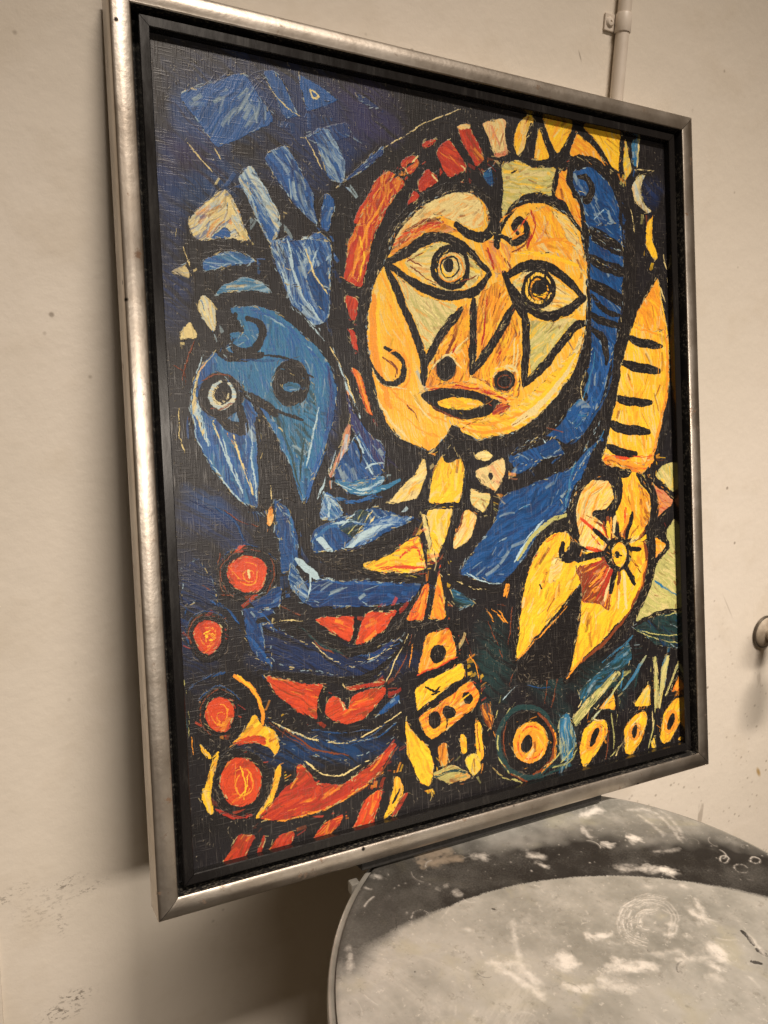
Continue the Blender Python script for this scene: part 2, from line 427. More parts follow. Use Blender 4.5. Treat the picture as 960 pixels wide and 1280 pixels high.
S K 124 1.8 354,1176 341,1195
P RMM -51 0.0 358,1186 371,1184 342,1221 333,1218
P VVR -58 0.0 270,1218 290,1187 302,1173 326,1168 313,1193 298,1219
S M 118 1.1 390,916 379,953 354,984
S O 102 0.9 395,917 383,971
P OYV -64 0.0 420,916 463,915 475,940 479,968 437,979 397,987
P K 999 0.0 454,962 449,968 443,971 436,971 430,968 426,963 424,956 426,949 430,943 437,940 444,940 450,943 454,948 456,955
S V -12 1.4 397,987 437,978 479,968
P YYO -18 0.0 392,1007 437,994 489,979 496,1003 445,1022 395,1053
S K 9 1.6 411,1010 430,1022 441,1015
S K -14 1.6 425,1025 440,1021
P OYV -18 0.0 396,1060 450,1038 506,1010 522,1036 517,1058 463,1087 420,1104 405,1087
P K 999 0.0 441,1074 438,1080 433,1084 427,1085 421,1083 417,1078 414,1072 415,1065 418,1059 423,1055 429,1054 435,1056 439,1060 442,1067
P K 999 0.0 469,1059 471,1064 470,1069 467,1073 462,1074 456,1073 450,1070 447,1066 445,1061 446,1056 449,1052 454,1050 460,1051 465,1054
P K 999 0.0 509,1045 507,1049 504,1052 499,1054 494,1053 490,1050 487,1046 486,1041 487,1036 490,1033 495,1032 500,1033 505,1036 508,1040
S K 95 1.4 453,1069 451,1089
S K -22 4.7 389,1054 445,1035 498,1008
S Y 53 1.2 413,1071 412,1088 432,1096
S Y -28 1.2 475,1051 513,1030
P YYO 71 0.0 372,1057 385,1083 413,1113 424,1148 413,1187 393,1172 372,1120
P OMG 87 0.0 433,1114 449,1113 452,1153 435,1153
P YOO 81 0.0 478,1103 489,1107 493,1139 480,1142
P YOO 81 0.0 510,1086 525,1091 527,1155 512,1163
S M 86 1.7 515,1089 518,1144
P GMO -6 0.0 416,1161 460,1154 500,1183 479,1188 448,1186
P YGG 61 0.0 486,1147 513,1145 520,1172 503,1185 488,1165
S X 4 2.4 418,1168 459,1166 485,1173
P MOX 81 0.0 522,1059 541,1058 553,1087 547,1113 531,1092
S O 77 1.3 544,1058 547,1104 562,1139
S G -51 1.3 563,1116 581,1083 598,1072
S G -68 1.5 556,1088 566,1053 571,1049
S W -32 1.0 571,1058 605,1036
G X 0 0.0 742,1149 730,1188 704,1200 679,1178 670,1136 682,1098 708,1086 733,1107
S X 0 5.2 692,1159 683,1190 660,1210 629,1215 597,1204 572,1181 559,1150 560,1118 576,1093 603,1079 634,1081 664,1098 685,1126 692,1159
P K 999 0.0 689,1159 682,1184 663,1202 637,1208 610,1203 586,1186 571,1162 566,1135 573,1111 590,1093 615,1086 643,1090 667,1106 684,1131
S M 97 3.2 650,1098 676,1120 688,1151 684,1181 664,1202 634,1208
S O 108 2.4 680,1125 690,1146 691,1168 685,1188 671,1202 652,1210
S G -120 2.0 615,1215 592,1205 573,1189 560,1168 556,1145 561,1123
P OOY 999 0.0 671,1164 661,1179 646,1188 627,1189 610,1182 596,1169 590,1152 591,1135 600,1120 615,1111 633,1110 651,1116 665,1129 672,1146
S V -103 1.6 663,1161 655,1173 642,1180 627,1180 613,1174 604,1162 600,1147 604,1133 614,1123 628,1118 643,1121 655,1130
P K 999 0.0 634,1155 630,1162 624,1165 618,1166 613,1164 609,1159 608,1153 610,1146 613,1139 619,1136 625,1135 630,1137 634,1142 635,1148
S M 37 2.3 566,1176 587,1202 620,1218
S X -7 2.2 632,1223 679,1214 727,1210
P K 999 0.0 683,1020 679,1032 671,1040 659,1044 646,1042 635,1034 627,1024 625,1011 628,1000 636,991 648,987 661,989 672,996 680,1007
S O 0 1.1 664,1017 662,1023 659,1027 654,1029 649,1027 645,1023 643,1017 643,1011 646,1006 650,1003 655,1003 660,1006 663,1011 664,1017
S O -64 1.1 652,1020 655,1013
S D 13 1.1 628,1040 656,1051 680,1052
S M -8 0.8 632,1015 636,1002 644,994 656,992 668,997 676,1008
S M 112 1.0 595,1016 583,1046
S M 101 1.3 689,969 675,1028 667,1083
S M 105 1.6 705,1014 684,1091
S O 44 1.3 556,892 583,918
S M 68 1.0 510,963 530,1011
S M 71 0.7 496,930 510,972
P DBN -26 0.0 586,690 755,642 806,592 824,582 732,727 680,749 628,809 579,848 489,823 524,781 572,732
P DBT -41 0.0 754,667 782,612 832,546 837,577 788,627 740,682 732,727 720,706
S T 112 2.6 783,592 748,657 732,717
S T 131 2.1 838,551 789,607
S G -33 4.5 616,808 655,762 706,738 732,732
S W -46 2.2 610,812 642,766 681,739
P DND -24 0.0 604,618 644,595 675,590 637,614 606,633
P DBD -23 0.0 605,657 624,631 685,625 635,648
S W 19 1.3 505,822 533,839 579,848
S T -13 1.1 633,711 682,699
P XTK 23 0.0 471,843 498,859 526,877 497,885 475,876
S K 15 3.7 462,814 499,841 567,862 591,850
S C 24 1.0 467,819 504,846 544,855
P YYO -70 0.0 489,594 498,611 510,632 501,700 467,696 432,695 442,655 457,619
S O -71 1.5 468,629 471,620
S R 151 1.8 491,588 483,599 466,601
P YCY 81 0.0 429,706 456,704 484,705 464,758 444,797 435,756
P CYG -53 0.0 417,711 426,714 445,803 433,788
P CYC -44 0.0 429,615 435,637 409,687 378,691 352,692 379,667 411,643
P CCY 1 0.0 529,616 549,606 572,613 563,623 537,625
P CSC 57 0.0 532,641 565,631 595,619 599,642 576,683 552,669 533,654
P K 999 0.0 571,653 570,655 568,658 566,659 564,659 562,657 561,655 560,652 561,649 562,647 565,646 567,646 569,647 570,650
S K 24 4.2 518,661 540,673 563,681
P CGY 11 0.0 518,670 540,680 565,684 559,703 544,720 517,701
P CYO -47 0.0 508,707 535,723 514,762 482,779 477,772
S K 27 3.6 508,702 544,721
S M -56 2.0 452,794 492,746 505,714
S K 1 4.5 424,700 494,702
S K 105 5.1 510,606 519,658 494,718 451,813
P YYV -13 0.0 301,793 354,777 412,745 417,764 423,810 383,809 327,802
S V 5 2.4 333,798 373,797 419,805
S V 22 2.2 374,783 408,759 415,800
S O -23 1.7 384,789 410,777
P VOY -70 0.0 417,834 430,834 411,897 376,890 401,863
P OVY 81 0.0 448,812 456,850 459,898 423,894 439,849
S K 102 2.2 434,839 424,884
S V 111 1.5 451,804 445,819
S K 5 6.5 373,896 431,906 485,907
S O 58 1.3 542,888 558,914
S O 106 2.2 596,850 590,874
S M 17 1.3 566,881 589,888
P RVO -62 0.0 310,236 331,200 358,158 381,138 409,150 404,168 378,198 350,232
S O -48 1.6 321,227 348,190 394,144
S O -51 1.2 333,229 365,188 398,149
P RVO -48 0.0 401,126 431,103 445,117 423,145
S C -43 1.7 428,118 440,106
S C 59 1.1 412,132 418,143
P RVR -56 0.0 411,198 421,177 429,166 442,176
P RVR -32 0.0 449,84 474,70 475,78 453,94
P RRV -39 0.0 436,154 455,126 466,132 480,142 461,156 439,172
S C 44 2.2 466,136 475,145
P RVR 42 0.0 473,96 500,68 525,92 539,115 519,125 497,136
P RVM 54 0.0 520,47 546,37 565,70 580,96 554,108 535,78
P COR 8 0.0 519,48 527,40 546,36 551,43 532,51
S C 37 2.0 524,110 534,118
P CSO 80 0.0 571,28 597,22 627,14 621,49 627,77 601,89 590,62
S S 61 1.9 594,33 610,63
P SRS -9 0.0 594,81 625,69 627,77 601,89
S C -30 0.9 360,117 405,83 466,42 528,16
S K -41 1.9 384,159 403,141 431,118
P DTN -23 0.0 568,118 593,106 594,139 582,136
S R 73 2.1 577,157 580,169
P RVO -71 0.0 292,319 306,255 342,199 386,149 414,155 382,196 352,242 340,281 324,338 293,325
S O -61 2.1 309,318 325,263 358,206 393,162
S Y -87 1.8 319,326 332,277 323,254
S O 30 2.1 301,313 319,324
P RVR 81 0.0 291,349 317,352 310,393 297,386
P RVR 70 0.0 295,401 312,412 313,439 303,434
P VOR 70 0.0 298,463 313,474 337,547 322,542
S O 73 1.6 309,478 328,541
P AOC 74 0.0 371,283 381,245 438,191 499,158 546,151 577,172 579,222 604,225 606,198 620,175 660,154 715,153 764,169 796,205 804,260 803,329 795,392 767,455 729,501 677,546 614,578 542,589 493,561 480,577 442,606 379,581 353,546 336,492 330,443 330,389 343,334 362,299
P CCO -34 0.0 384,245 438,194 499,160 543,154 572,173 569,207 546,219 528,212 497,205 473,202 436,227 388,267
P OMS -30 0.0 375,279 396,248 467,206 521,225 490,231 442,236 394,276
S R -29 2.5 388,267 436,227 485,211
S V -32 1.9 418,249 466,218
P OYS 80 0.0 564,236 603,233 629,249 621,276 601,294 585,285 567,257
S R 72 2.1 577,248 588,284
P OYC 53 0.0 616,250 666,175 715,157 764,180 795,222 800,272 740,241 669,251
S R -82 3.1 663,240 686,194 673,169
S S -57 2.8 684,233 714,186
P CYO 29 0.0 722,163 764,177 791,219 797,250 762,219 742,188
P CGY -13 0.0 402,290 435,263 477,248 520,249 565,292 535,321 485,331 438,315
P CGY 999 0.0 529,287 525,300 515,311 502,318 488,319 476,314 467,305 465,292 468,279 478,268 491,261 505,260 518,264 526,274
S K 0 5.7 532,286 528,302 516,315 499,322 482,321 469,314 462,300 463,285 471,270 485,260 502,256 518,260 529,271 532,286
S O 0 1.4 522,289 519,300 510,309 498,314 486,314 476,308 471,299 472,288 478,277 488,270 501,267 512,270 520,278 522,289
S K 0 1.7 515,287 512,295 506,302 497,306 488,306 480,301 476,294 476,286 481,278 489,273 498,271 507,273 513,279 515,287
S Y -119 1.7 507,290 505,296 501,302 495,304 488,304 483,301 480,296 480,290 483,284 488,280 495,278 501,279
P K 999 0.0 504,285 503,291 500,295 495,298 491,298 487,296 484,292 483,287 484,282 487,277 492,274 496,274 500,276 503,280
S M -30 1.1 410,287 446,266
S M 30 1.1 416,294 439,307
S M 26 1.1 439,307 474,325
S M -22 1.2 517,311 549,298
S M 19 1.1 411,282 439,292
P CYG 4 0.0 627,305 661,278 710,280 781,322 728,349 679,354 645,334
P K 999 0.0 728,309 723,325 711,339 694,347 675,348 659,342 648,330 645,315 650,299 661,286 678,278 697,276 713,282 725,293
S YCO -93 2.8 714,318 705,330 692,336 677,337 665,332 658,322 657,310 663,298 675,289 689,286 703,288 713,297
S OYC -151 2.2 705,303 708,311 705,320 698,327 689,331 679,331 670,326 666,319 667,310 672,302 681,297 691,295
S K 0 1.6 701,312 699,318 695,323 689,325 682,325 677,322 674,317 674,311 677,306 683,302 690,301 696,303 700,307 701,312
P K 999 0.0 700,310 699,314 696,318 691,320 687,321 683,319 680,316 679,312 680,307 683,304 688,301 692,301 696,303 699,306
S Y -9 1.9 673,321 690,328 705,316
P CGG 57 0.0 386,309 437,343 510,353 470,402 440,437 428,404
S G 56 1.1 413,344 452,403
S G 50 1.1 436,358 464,392
S G 55 1.1 454,357 471,381
P GCY -43 0.0 657,371 720,370 764,358 789,368 725,412 663,475
P OYM -65 0.0 537,341 515,358 462,438 433,495 478,489 528,484 534,451 536,372
S M 120 2.6 520,373 467,463
S C 139 2.0 525,409 486,442
S R 118 1.7 513,400 493,437
P OYM -65 0.0 554,334 594,302 620,330 597,371 569,418 542,451 547,361
S R 101 2.1 573,333 556,419
S M 112 2.1 599,326 581,370
P OYM -70 0.0 631,351 641,393 634,510 591,504 553,485 531,475 596,388
S R 115 2.1 624,373 587,449
S C 98 1.8 629,399 620,459
S M 27 2.4 534,477 579,492 604,513
P OYV -1 0.0 430,495 478,489 540,488 591,506 631,510 590,530 465,505
S R 3 2.6 423,505 478,493 540,495 604,516
P KKK 0 0.0 422,509 441,501 478,497 540,501 600,522 583,536 563,546 525,552 488,549 458,538
P YOO 4 0.0 458,519 489,513 526,514 559,523 526,535 488,535 464,528
P RMO -17 0.0 588,520 618,527 583,544 570,546
S M 23 2.0 440,520 464,541 512,552
P YOC 16 0.0 497,554 544,554 616,535 680,491 768,421 793,380 767,455 729,501 677,546 615,577 542,588 505,572
S O -6 2.1 500,556 562,564 643,540
S C 46 2.4 338,506 363,556 425,597
S C -91 1.6 353,427 351,349
S O 27 1.9 361,496 405,531 475,556
S O 83 6.3 345,349 339,398 345,467 367,531
S Y 89 3.2 354,343 349,388 355,447
S OYC 63 2.7 365,338 378,371 410,425
S C 135 6.3 784,398 744,467 678,529 615,562
S Y 137 4.4 768,427 722,479 657,529
S O 0 2.9 505,566 549,579 615,565
S OYO 30 2.7 376,531 420,571 462,582
S C 41 2.2 406,505 433,546 474,567
S C 92 3.9 796,278 798,318 793,352
S OYO -8 3.2 670,239 727,212 777,224
S Y 4 3.8 642,250 711,248 782,262
S M 72 2.4 602,257 628,276 614,293
S V -24 2.7 383,262 419,234 478,220
S M -27 2.2 389,254 437,217 479,207
S C 6 2.9 492,180 542,169 560,187
S OMO 109 2.3 574,307 553,345 545,388
S C 122 2.1 635,415 626,470 606,460
S OMO 16 2.3 461,469 490,489 528,488
S C 27 2.4 583,460 627,454 632,486
S K 0 7.3 366,293 405,276 444,245 490,237 538,255 576,292
S K 0 6.8 376,295 432,327 485,341 548,329 578,295
S K -32 7.9 338,325 362,289 384,237 438,184 494,153 543,144 588,166 599,206 571,231 536,229 512,213
S K -173 4.1 578,222 546,230 518,215
S K -10 8.7 596,241 605,193 647,152 702,142 758,156 803,204
S K -14 6.1 607,224 636,235 664,218 666,196 646,191 631,206 643,215
S V -45 1.5 624,222 651,203 666,180
S O -26 1.5 630,227 657,214
S K 8 7.9 612,296 655,272 710,267 759,292 792,321
S K 2 7.9 626,313 658,349 706,364 757,346 794,321
S K 68 6.0 369,293 392,346 427,421 436,464
S K -51 6.7 438,457 470,407 516,358
S K 92 5.5 435,439 433,490
S K 94 6.4 542,341 538,398 532,469
S K -51 7.1 534,469 575,423 635,340
S K 60 6.7 609,288 632,340 657,374
S K 93 7.7 653,349 655,414 644,488
S K -36 7.0 649,486 703,446 770,371 811,366
P K 999 0.0 500,466 495,475 488,481 478,485 469,483 462,478 459,470 459,461 463,452 471,445 480,442 489,443 496,448 500,456
S O 160 2.3 496,437 507,447 511,461 507,475 496,487 481,492 466,490 454,481 448,468 450,454
S C -1 2.0 449,464 481,435 510,462
P K 999 0.0 625,482 622,490 615,497 605,501 595,501 585,498 579,491 577,483 580,474 587,467 596,464 607,463 616,467 623,473
S Y -156 2.1 629,469 633,480 629,492 620,501 606,506 591,506 578,500 571,491 570,479 576,469 587,461 602,457
S M 0 1.2 615,483 613,489 609,493 602,495 595,494 590,491 587,486 587,481 590,476 596,472 603,472 609,473 614,478 615,483
S K -41 3.5 332,457 344,483 372,499 398,480 398,455 375,437 361,432
S O -49 2.2 349,496 389,506 413,475 397,440
S M 58 2.1 357,447 385,466 378,481
S C 26 1.3 334,467 349,496 400,500
S K 70 7.9 336,315 320,389 323,467 341,546 373,591 442,618
S K 129 10.1 796,196 817,271 813,317 807,385 777,477 717,530 641,581 542,602 486,578
P KKK 1 0.0 487,557 511,584 561,599 522,614 472,629 460,613
S M 160 0.9 550,551 505,567
S M 154 0.9 650,546 615,562
S M -125 0.8 421,556 399,526
P YOC -65 0.0 640,53 654,15 675,-2 691,1 678,32 665,64 648,80
P YOO 79 0.0 699,13 723,67 703,78 685,79
P YOO -55 0.0 706,-3 784,-7 768,33 739,61 718,25
P OYO 38 0.0 790,14 827,29 877,74 854,85 819,63 769,56 782,30
P YYO 50 0.0 801,-4 901,-3 896,71 876,67 850,31
P YGO 85 0.0 914,4 929,62 908,88 905,44
P TBG 85 0.0 929,0 948,-1 943,55 931,52
S C 97 1.7 949,-2 942,55
P GCY 0 0.0 613,97 648,83 683,93 740,86 725,112 730,138 694,135 652,148 622,173 609,207 615,132
S K -30 1.4 634,109 645,102
S Y -1 1.2 681,128 704,127
P OYV 59 0.0 728,116 767,66 758,107 788,146 796,194 771,169 757,142 731,137
P DBN 58 0.0 778,84 819,72 864,93 889,133 894,205 849,197 807,182 795,134 774,110
S B 69 3.1 804,80 831,108 823,131
S K 12 8.2 753,82 791,61 833,60 868,82 889,112
S K -72 6.2 778,131 809,140 827,114 811,92 790,93
S C 0 1.2 789,122 809,122
S W -36 1.3 825,168 851,149
P DBN 24 0.0 810,202 891,226 898,239 841,225
P DBN 24 0.0 812,239 890,265 811,255
P CWG 71 0.0 926,96 943,73 966,65 948,93 956,124 980,136 963,142 933,124
P YYO 78 0.0 962,164 982,143 976,190 992,229 979,236 960,210
S K 59 7.4 943,66 978,56 988,76 964,102
S C -8 1.3 935,61 989,54
G N 0 0.0 1007,96 997,122 974,134 953,127 945,104 955,80 977,67 999,74
S C 76 1.7 1006,221 1013,249
S C 77 1.0 921,140 930,184
S K 64 4.2 699,8 730,70
S K -29 4.2 664,79 702,89 743,68 779,15
S K 42 5.1 787,3 848,36 882,91
S K 95 4.6 904,0 897,78
S K 102 4.7 683,15 671,68
S K 106 4.2 741,89 727,137
P DBN 54 0.0 810,181 895,171 898,274 883,379 868,416 840,504 777,581 685,625 612,642 613,613 675,585 739,546 788,485 810,418 811,332
S K 22 12.0 810,191 853,206 900,228
S K 14 10.2 804,242 851,258 902,266
S K 19 11.4 806,292 849,304 903,326
S K 14 6.6 806,350 846,365 887,371
S K 61 7.2 812,380 845,396 846,443
S K -35 13.0 632,585 688,570 740,531 792,470
S K 38 8.7 761,490 793,515
S K 45 5.6 675,585 705,615
S K -3 7.2 613,613 687,585 737,606
S K 15 4.2 819,210 859,221
S K 25 4.8 815,316 847,345 881,348
S T 114 1.5 817,423 801,485 766,536
S B 111 1.8 859,391 852,463 798,546
S B 12 1.5 821,326 875,338
S C 80 1.2 788,470 774,505 799,536
S W 22 1.1 681,585 705,615 718,601
S M 15 1.1 694,566 732,576
S B 113 2.7 830,423 821,484 786,525
P DBT -37 0.0 739,546 773,510 806,530 764,571
P DND -23 0.0 668,602 712,586 736,616 685,626
S K 112 15.7 916,169 917,247 903,352 877,442 846,525 803,587 723,641
S D 126 2.4 865,416 858,484 797,566 704,635
P YOC 79 0.0 988,264 1014,373 1013,481 979,589 940,659 883,648 822,632 847,587 852,559 864,525 876,478 890,431 904,394 919,362 954,307
P OYO 71 0.0 988,267 997,320 1010,373 966,375 919,359 954,308
S O 101 3.9 1006,373 1012,481 975,589 951,647
S O 10 2.5 923,369 980,380
S K 8 7.5 907,391 932,400 992,404
S K 7 8.7 888,441 919,450 983,454
S K 5 7.4 864,509 895,518 960,519
S K 9 8.6 848,559 886,573 952,576
S K 12 7.4 843,605 877,619 916,621
S O 102 1.0 994,400 981,460
S O 5 3.1 828,631 884,635 940,642
S V 1 3.1 836,622 891,630 956,626
S K -46 5.7 910,341 954,301 989,256
S K 96 5.8 1000,256 1026,361 1025,480 994,589 954,664
S C 76 1.3 1014,265 1027,318
S C 61 2.3 995,288 1009,314
P GCY 54 0.0 990,645 1030,638 1031,711 996,686 965,664
P GGC 36 0.0 1026,748 1028,948 954,949 898,958 932,906 959,851 1000,814 992,778
S T 29 2.4 957,880 1019,915
S C 39 2.1 990,842 1021,868
P SRO 43 0.0 957,670 995,697 1028,725 961,760 975,719
S K 77 3.4 942,667 995,697 1028,722 961,759
P OYS 12 0.0 959,788 996,810 954,837 963,811
S K 89 4.8 957,770 1007,811 958,839
P OYV 9 0.0 824,635 840,618 882,634 936,645 955,616 968,633 928,662 874,653
S O 17 2.6 838,624 927,652
P CYO -50 0.0 740,740 754,698 794,668 844,673 858,708 834,736 798,738 833,757 861,786 838,812 781,797 747,784
S O -52 1.9 763,731 771,693 808,673
S O -45 1.9 777,731 793,694 829,679
S O -58 1.9 798,727 817,695
P YOO 79 0.0 866,661 919,657 952,695 957,719 946,752 921,791 876,787 856,741
P OYM 66 0.0 922,677 948,707 950,753 925,785 920,722
S V 100 2.6 886,726 876,776
S O 85 2.6 902,693 907,756
P YYO -49 0.0 758,926 767,886 837,829 891,794 936,797 940,861 909,915 832,968 726,1034
P YYO -45 0.0 602,992 627,853 652,806 693,764 735,761 744,789 718,811 760,823 768,860 693,934
S V -34 3.0 637,833 666,788 707,765 734,767
S O -61 2.1 657,830 679,789
S K 61 1.5 663,857 669,868
P CYO -29 0.0 698,807 725,820 710,850 682,859
P MRS -50 0.0 750,835 794,821 838,818 855,853 833,926 798,906 766,906 764,867
S O -12 1.6 765,845 801,837
S O -36 1.6 770,900 836,851
S O -26 1.6 785,869 822,850
S O -63 1.6 819,916 843,869
S M 103 4.4 928,785 939,826 930,871 893,924
S M 145 3.9 909,915 846,970 758,1019
S Y 64 3.0 866,843 894,902
S O 111 3.0 935,837 913,892
S M 86 3.6 863,753 865,787
S V 33 3.2 769,742 825,778
S M 26 2.5 784,737 847,769
S O 97 3.9 863,854 855,908
S M 45 2.7 894,830 922,859
S C 97 2.6 864,860 856,923
S C -106 3.8 838,788 827,754
S Y -72 3.9 860,775 865,759
S C 115 3.9 848,844 820,904
S C -81 3.9 851,772 856,742
S O 2 1.7 898,810 917,811
S C -166 2.5 822,813 769,801
S V -159 3.8 820,810 783,797
S M -27 2.7 901,795 936,777
S M -100 3.9 844,785 836,739
S Y -110 3.8 820,795 814,780
S Y 110 1.6 852,845 825,920
S C -62 2.6 875,781 884,764
S Y -65 3.9 868,773 875,759
S O 141 2.5 828,839 784,874
S M 99 3.9 863,846 858,876
S O 0 2.7 911,805 925,805
S O -86 2.6 844,772 846,746
S C -31 4.0 895,796 916,783
S M -103 3.8 835,782 827,750
S Y 106 2.6 853,854 833,924
S O -110 2.5 818,806 815,800
S R 119 3.9 843,847 820,888
S R 125 2.6 840,844 800,900
S Y -168 2.5 817,814 771,805
S V -110 1.6 835,788 823,756
S Y 85 2.6 878,855 882,901
S O -68 3.9 871,784 888,743
S R 118 1.6 845,845 818,897
S R 166 2.5 818,827 794,833
S Y -53 1.7 884,785 909,750
S M 127 1.6 836,847 798,897
S O 52 4.0 911,829 922,842
S M -44 1.7 889,790 918,763
S C 130 2.6 839,840 807,878
S V 130 2.6 836,843 807,877
S C 85 3.9 873,852 879,925
S R -129 1.6 814,796 794,772
S Y 176 3.8 815,823 757,827
S Y -33 2.7 901,790 932,770
S M -61 3.9 875,787 898,745
S Y -18 4.0 907,798 942,786
S O 49 2.7 909,823 917,831
S Y -94 3.9 839,781 837,752
S K 106 5.2 860,820 838,890
S K 56 4.6 867,826 902,880
S K -178 4.5 853,815 773,813
S K -139 3.8 839,796 800,763
S K -90 4.5 861,792 861,758
S K -71 4.0 883,788 901,738
S K 0 4.0 890,811 920,810
P K 999 0.0 897,818 893,833 882,844 867,850 850,848 836,840 826,828 823,812 828,798 838,787 853,781 870,782 884,790 894,803
P YYO 999 0.0 884,818 882,829 876,837 868,841 859,840 851,835 846,826 844,815 847,805 853,797 861,793 870,794 878,799 883,808
P K 999 0.0 865,818 864,821 862,823 860,825 857,824 854,823 852,820 852,817 853,814 854,811 857,810 860,810 863,812 865,815
S K 30 1.3 860,814 871,821
P KKK 8 0.0 763,865 610,988 598,1032 715,1041 731,1031 762,926
S K -59 7.8 600,991 618,863 644,801 687,758 726,746 751,768 756,803 731,819 716,803 723,785
S K -40 8.8 758,774 744,727 765,679 809,651 861,655 872,700 845,734 804,734
S K 117 9.3 919,663 965,705 962,747 945,781 955,839 922,916 845,989 718,1046
S K 10 7.2 859,650 881,662 896,657
S O -34 1.5 605,992 618,983 728,906
S O -36 2.2 722,1041 765,1009
P XKK 14 0.0 891,965 954,943 1028,944 1027,1029 952,1006
S G 19 1.0 899,971 952,995 1023,1016
S G 12 1.0 906,972 968,991 1024,998
S G -3 1.0 954,954 1018,950
S K -9 3.4 891,967 954,944 1026,945
S O 109 3.4 592,850 585,870
S O 55 1.4 565,888 589,922
S K 107 1.5 678,954 655,1025
G X 0 0.0 890,1078 864,1116 809,1124 756,1098 737,1054 760,1016 814,1007 868,1032
P XTK -31 0.0 748,1070 832,1029 880,991 892,1027 811,1080 759,1106
P GXC -36 0.0 728,1120 766,1092 851,1044 859,1054 791,1097 739,1141
P TXG 92 0.0 698,1114 722,1109 738,1160 730,1198 700,1201
P GXC 86 0.0 946,1035 956,1030 959,1140 945,1140
P GCT -67 0.0 979,1034 991,1036 975,1101 956,1129 965,1069
P GCT -53 0.0 981,1107 1025,1036 1024,1059 985,1113
S X -68 2.7 889,1093 908,1045
S T -76 1.7 856,1082 864,1049
S G -74 1.4 840,1155 855,1097
P OYX -48 0.0 787,1115 840,1080 842,1126 816,1116
P YGO -47 0.0 889,1124 936,1075 936,1132
P OVY -46 0.0 990,1113 1024,1067 1023,1115
S K 5 4.6 780,1124 843,1070 847,1131
S K 9 4.2 881,1127 938,1065 942,1137
S K -54 5.0 973,1132 1024,1062
S K 0 6.2 751,1221 746,1181 760,1145 789,1133 816,1140 821,1161 793,1195 768,1216 751,1221
P YOO -54 0.0 751,1221 746,1181 760,1145 789,1133 816,1140 821,1161 793,1195 768,1216
P O 999 0.0 801,1174 793,1184 784,1191 774,1192 767,1189 763,1181 764,1170 768,1159 775,1149 785,1142 794,1141 801,1144 805,1152 805,1163
P K 999 0.0 792,1170 787,1178 782,1183 776,1184 773,1183 771,1178 773,1171 776,1163 781,1155 787,1150 792,1149 796,1150 797,1155 796,1162
S K 0 6.5 861,1215 862,1164 887,1143 921,1138 926,1160 905,1202 878,1221 861,1215
P YOO -53 0.0 861,1215 862,1164 887,1143 921,1138 926,1160 905,1202 878,1221
P O 999 0.0 906,1182 902,1189 895,1194 887,1195 880,1193 874,1187 871,1179 872,1171 876,1163 882,1158 890,1157 898,1159 904,1165 907,1173
P K 999 0.0 897,1179 895,1184 891,1188 887,1190 883,1188 881,1185 880,1179 880,1173 883,1168 887,1164 891,1163 895,1164 897,1167 898,1173
S K 0 6.8 957,1203 969,1157 998,1130 1019,1128 1020,1171 989,1213 967,1218 957,1203
P YOO -53 0.0 957,1203 969,1157 998,1130 1019,1128 1020,1171 989,1213 967,1218
P O 999 0.0 1007,1181 1001,1190 993,1196 984,1198 976,1195 971,1188 969,1178 972,1167 978,1158 987,1151 996,1149 1004,1152 1009,1160 1010,1170
P K 999 0.0 998,1177 994,1184 989,1189 984,1191 980,1189 978,1185 978,1178 981,1171 985,1164 990,1159 995,1157 999,1158 1001,1163 1001,1170
S Y -36 1.7 756,1183 770,1147 808,1144
S C -51 1.8 868,1205 873,1161 914,1148
S C 20 1.4 783,1130 808,1139
S K 10 4.0 777,1128 815,1120 841,1140
P YGG 79 0.0 932,1217 943,1194 947,1220
P YOG 57 0.0 1006,1214 1018,1208 1018,1218
S M -80 1.1 812,1214 820,1166
S G -28 1.5 825,1212 858,1193
S C 87 1.5 938,1136 940,1178
S G -35 2.2 700,1201 731,1178
S X 6 2.2 658,1202 712,1208
S C -43 1.4 747,1101 766,1083
S W 99 1.8 58,454 43,486 34,525 38,570
S W 74 1.4 80,561 82,597 103,648
S BWW 85 1.4 117,557 114,607 126,667
S TWT 34 1.7 154,391 197,412 231,443
S UBN 92 2.3 256,466 261,514 251,562
S X 98 1.5 215,552 208,599 200,647
S XTX 73 2.4 166,547 188,599 200,661
S W 104 1.5 237,533 224,581 212,628
S D -1 1.7 108,461 151,460 190,459
S M 108 1.1 45,433 31,464 25,495
S M 58 0.9 13,473 30,481 29,499
S M 29 0.9 78,687 100,707 128,715
S C 85 0.9 18,534 12,569 23,605
S C 65 1.3 262,437 287,475 301,523
S W 62 2.0 198,300 215,350 244,391
S C 64 1.5 229,284 242,329 261,352
S W 114 2.3 265,601 247,639 230,676
S BWB 52 1.8 304,572 324,612 350,632
S W -10 1.6 317,631 334,622 351,625
S BTW 0 2.1 250,677 282,689 332,676
S BTW 0 2.3 261,678 293,687 348,677
S W 3 1.8 248,721 281,713 313,725
S BTB -18 2.5 216,743 248,721 264,727
S BWW 3 2.1 291,719 324,725 380,724
S W 89 1.7 204,785 213,809 204,833
S B 9 1.6 228,806 286,819 375,830
S BTB 87 2.2 178,693 186,740 181,778
S D 82 1.9 158,701 160,748 168,786
S B 37 1.4 98,840 131,848 149,879
S D 53 1.6 64,682 91,702 103,735
S N 40 1.1 24,667 59,686 81,715
S BDN 56 2.4 105,882 128,913 139,934
S D -9 1.3 280,939 324,941 365,926
S X 33 1.5 189,879 228,918 280,939
S D 88 1.1 12,826 6,852 13,888
S G 87 0.9 2,923 8,978 6,1018
S M 20 0.9 36,797 57,813 85,815
S M 84 0.9 65,750 59,786 71,814
S M 97 1.0 145,761 153,794 137,821
S D 10 1.5 201,1044 248,1063 307,1064
S M 31 1.3 156,1036 200,1078 262,1100
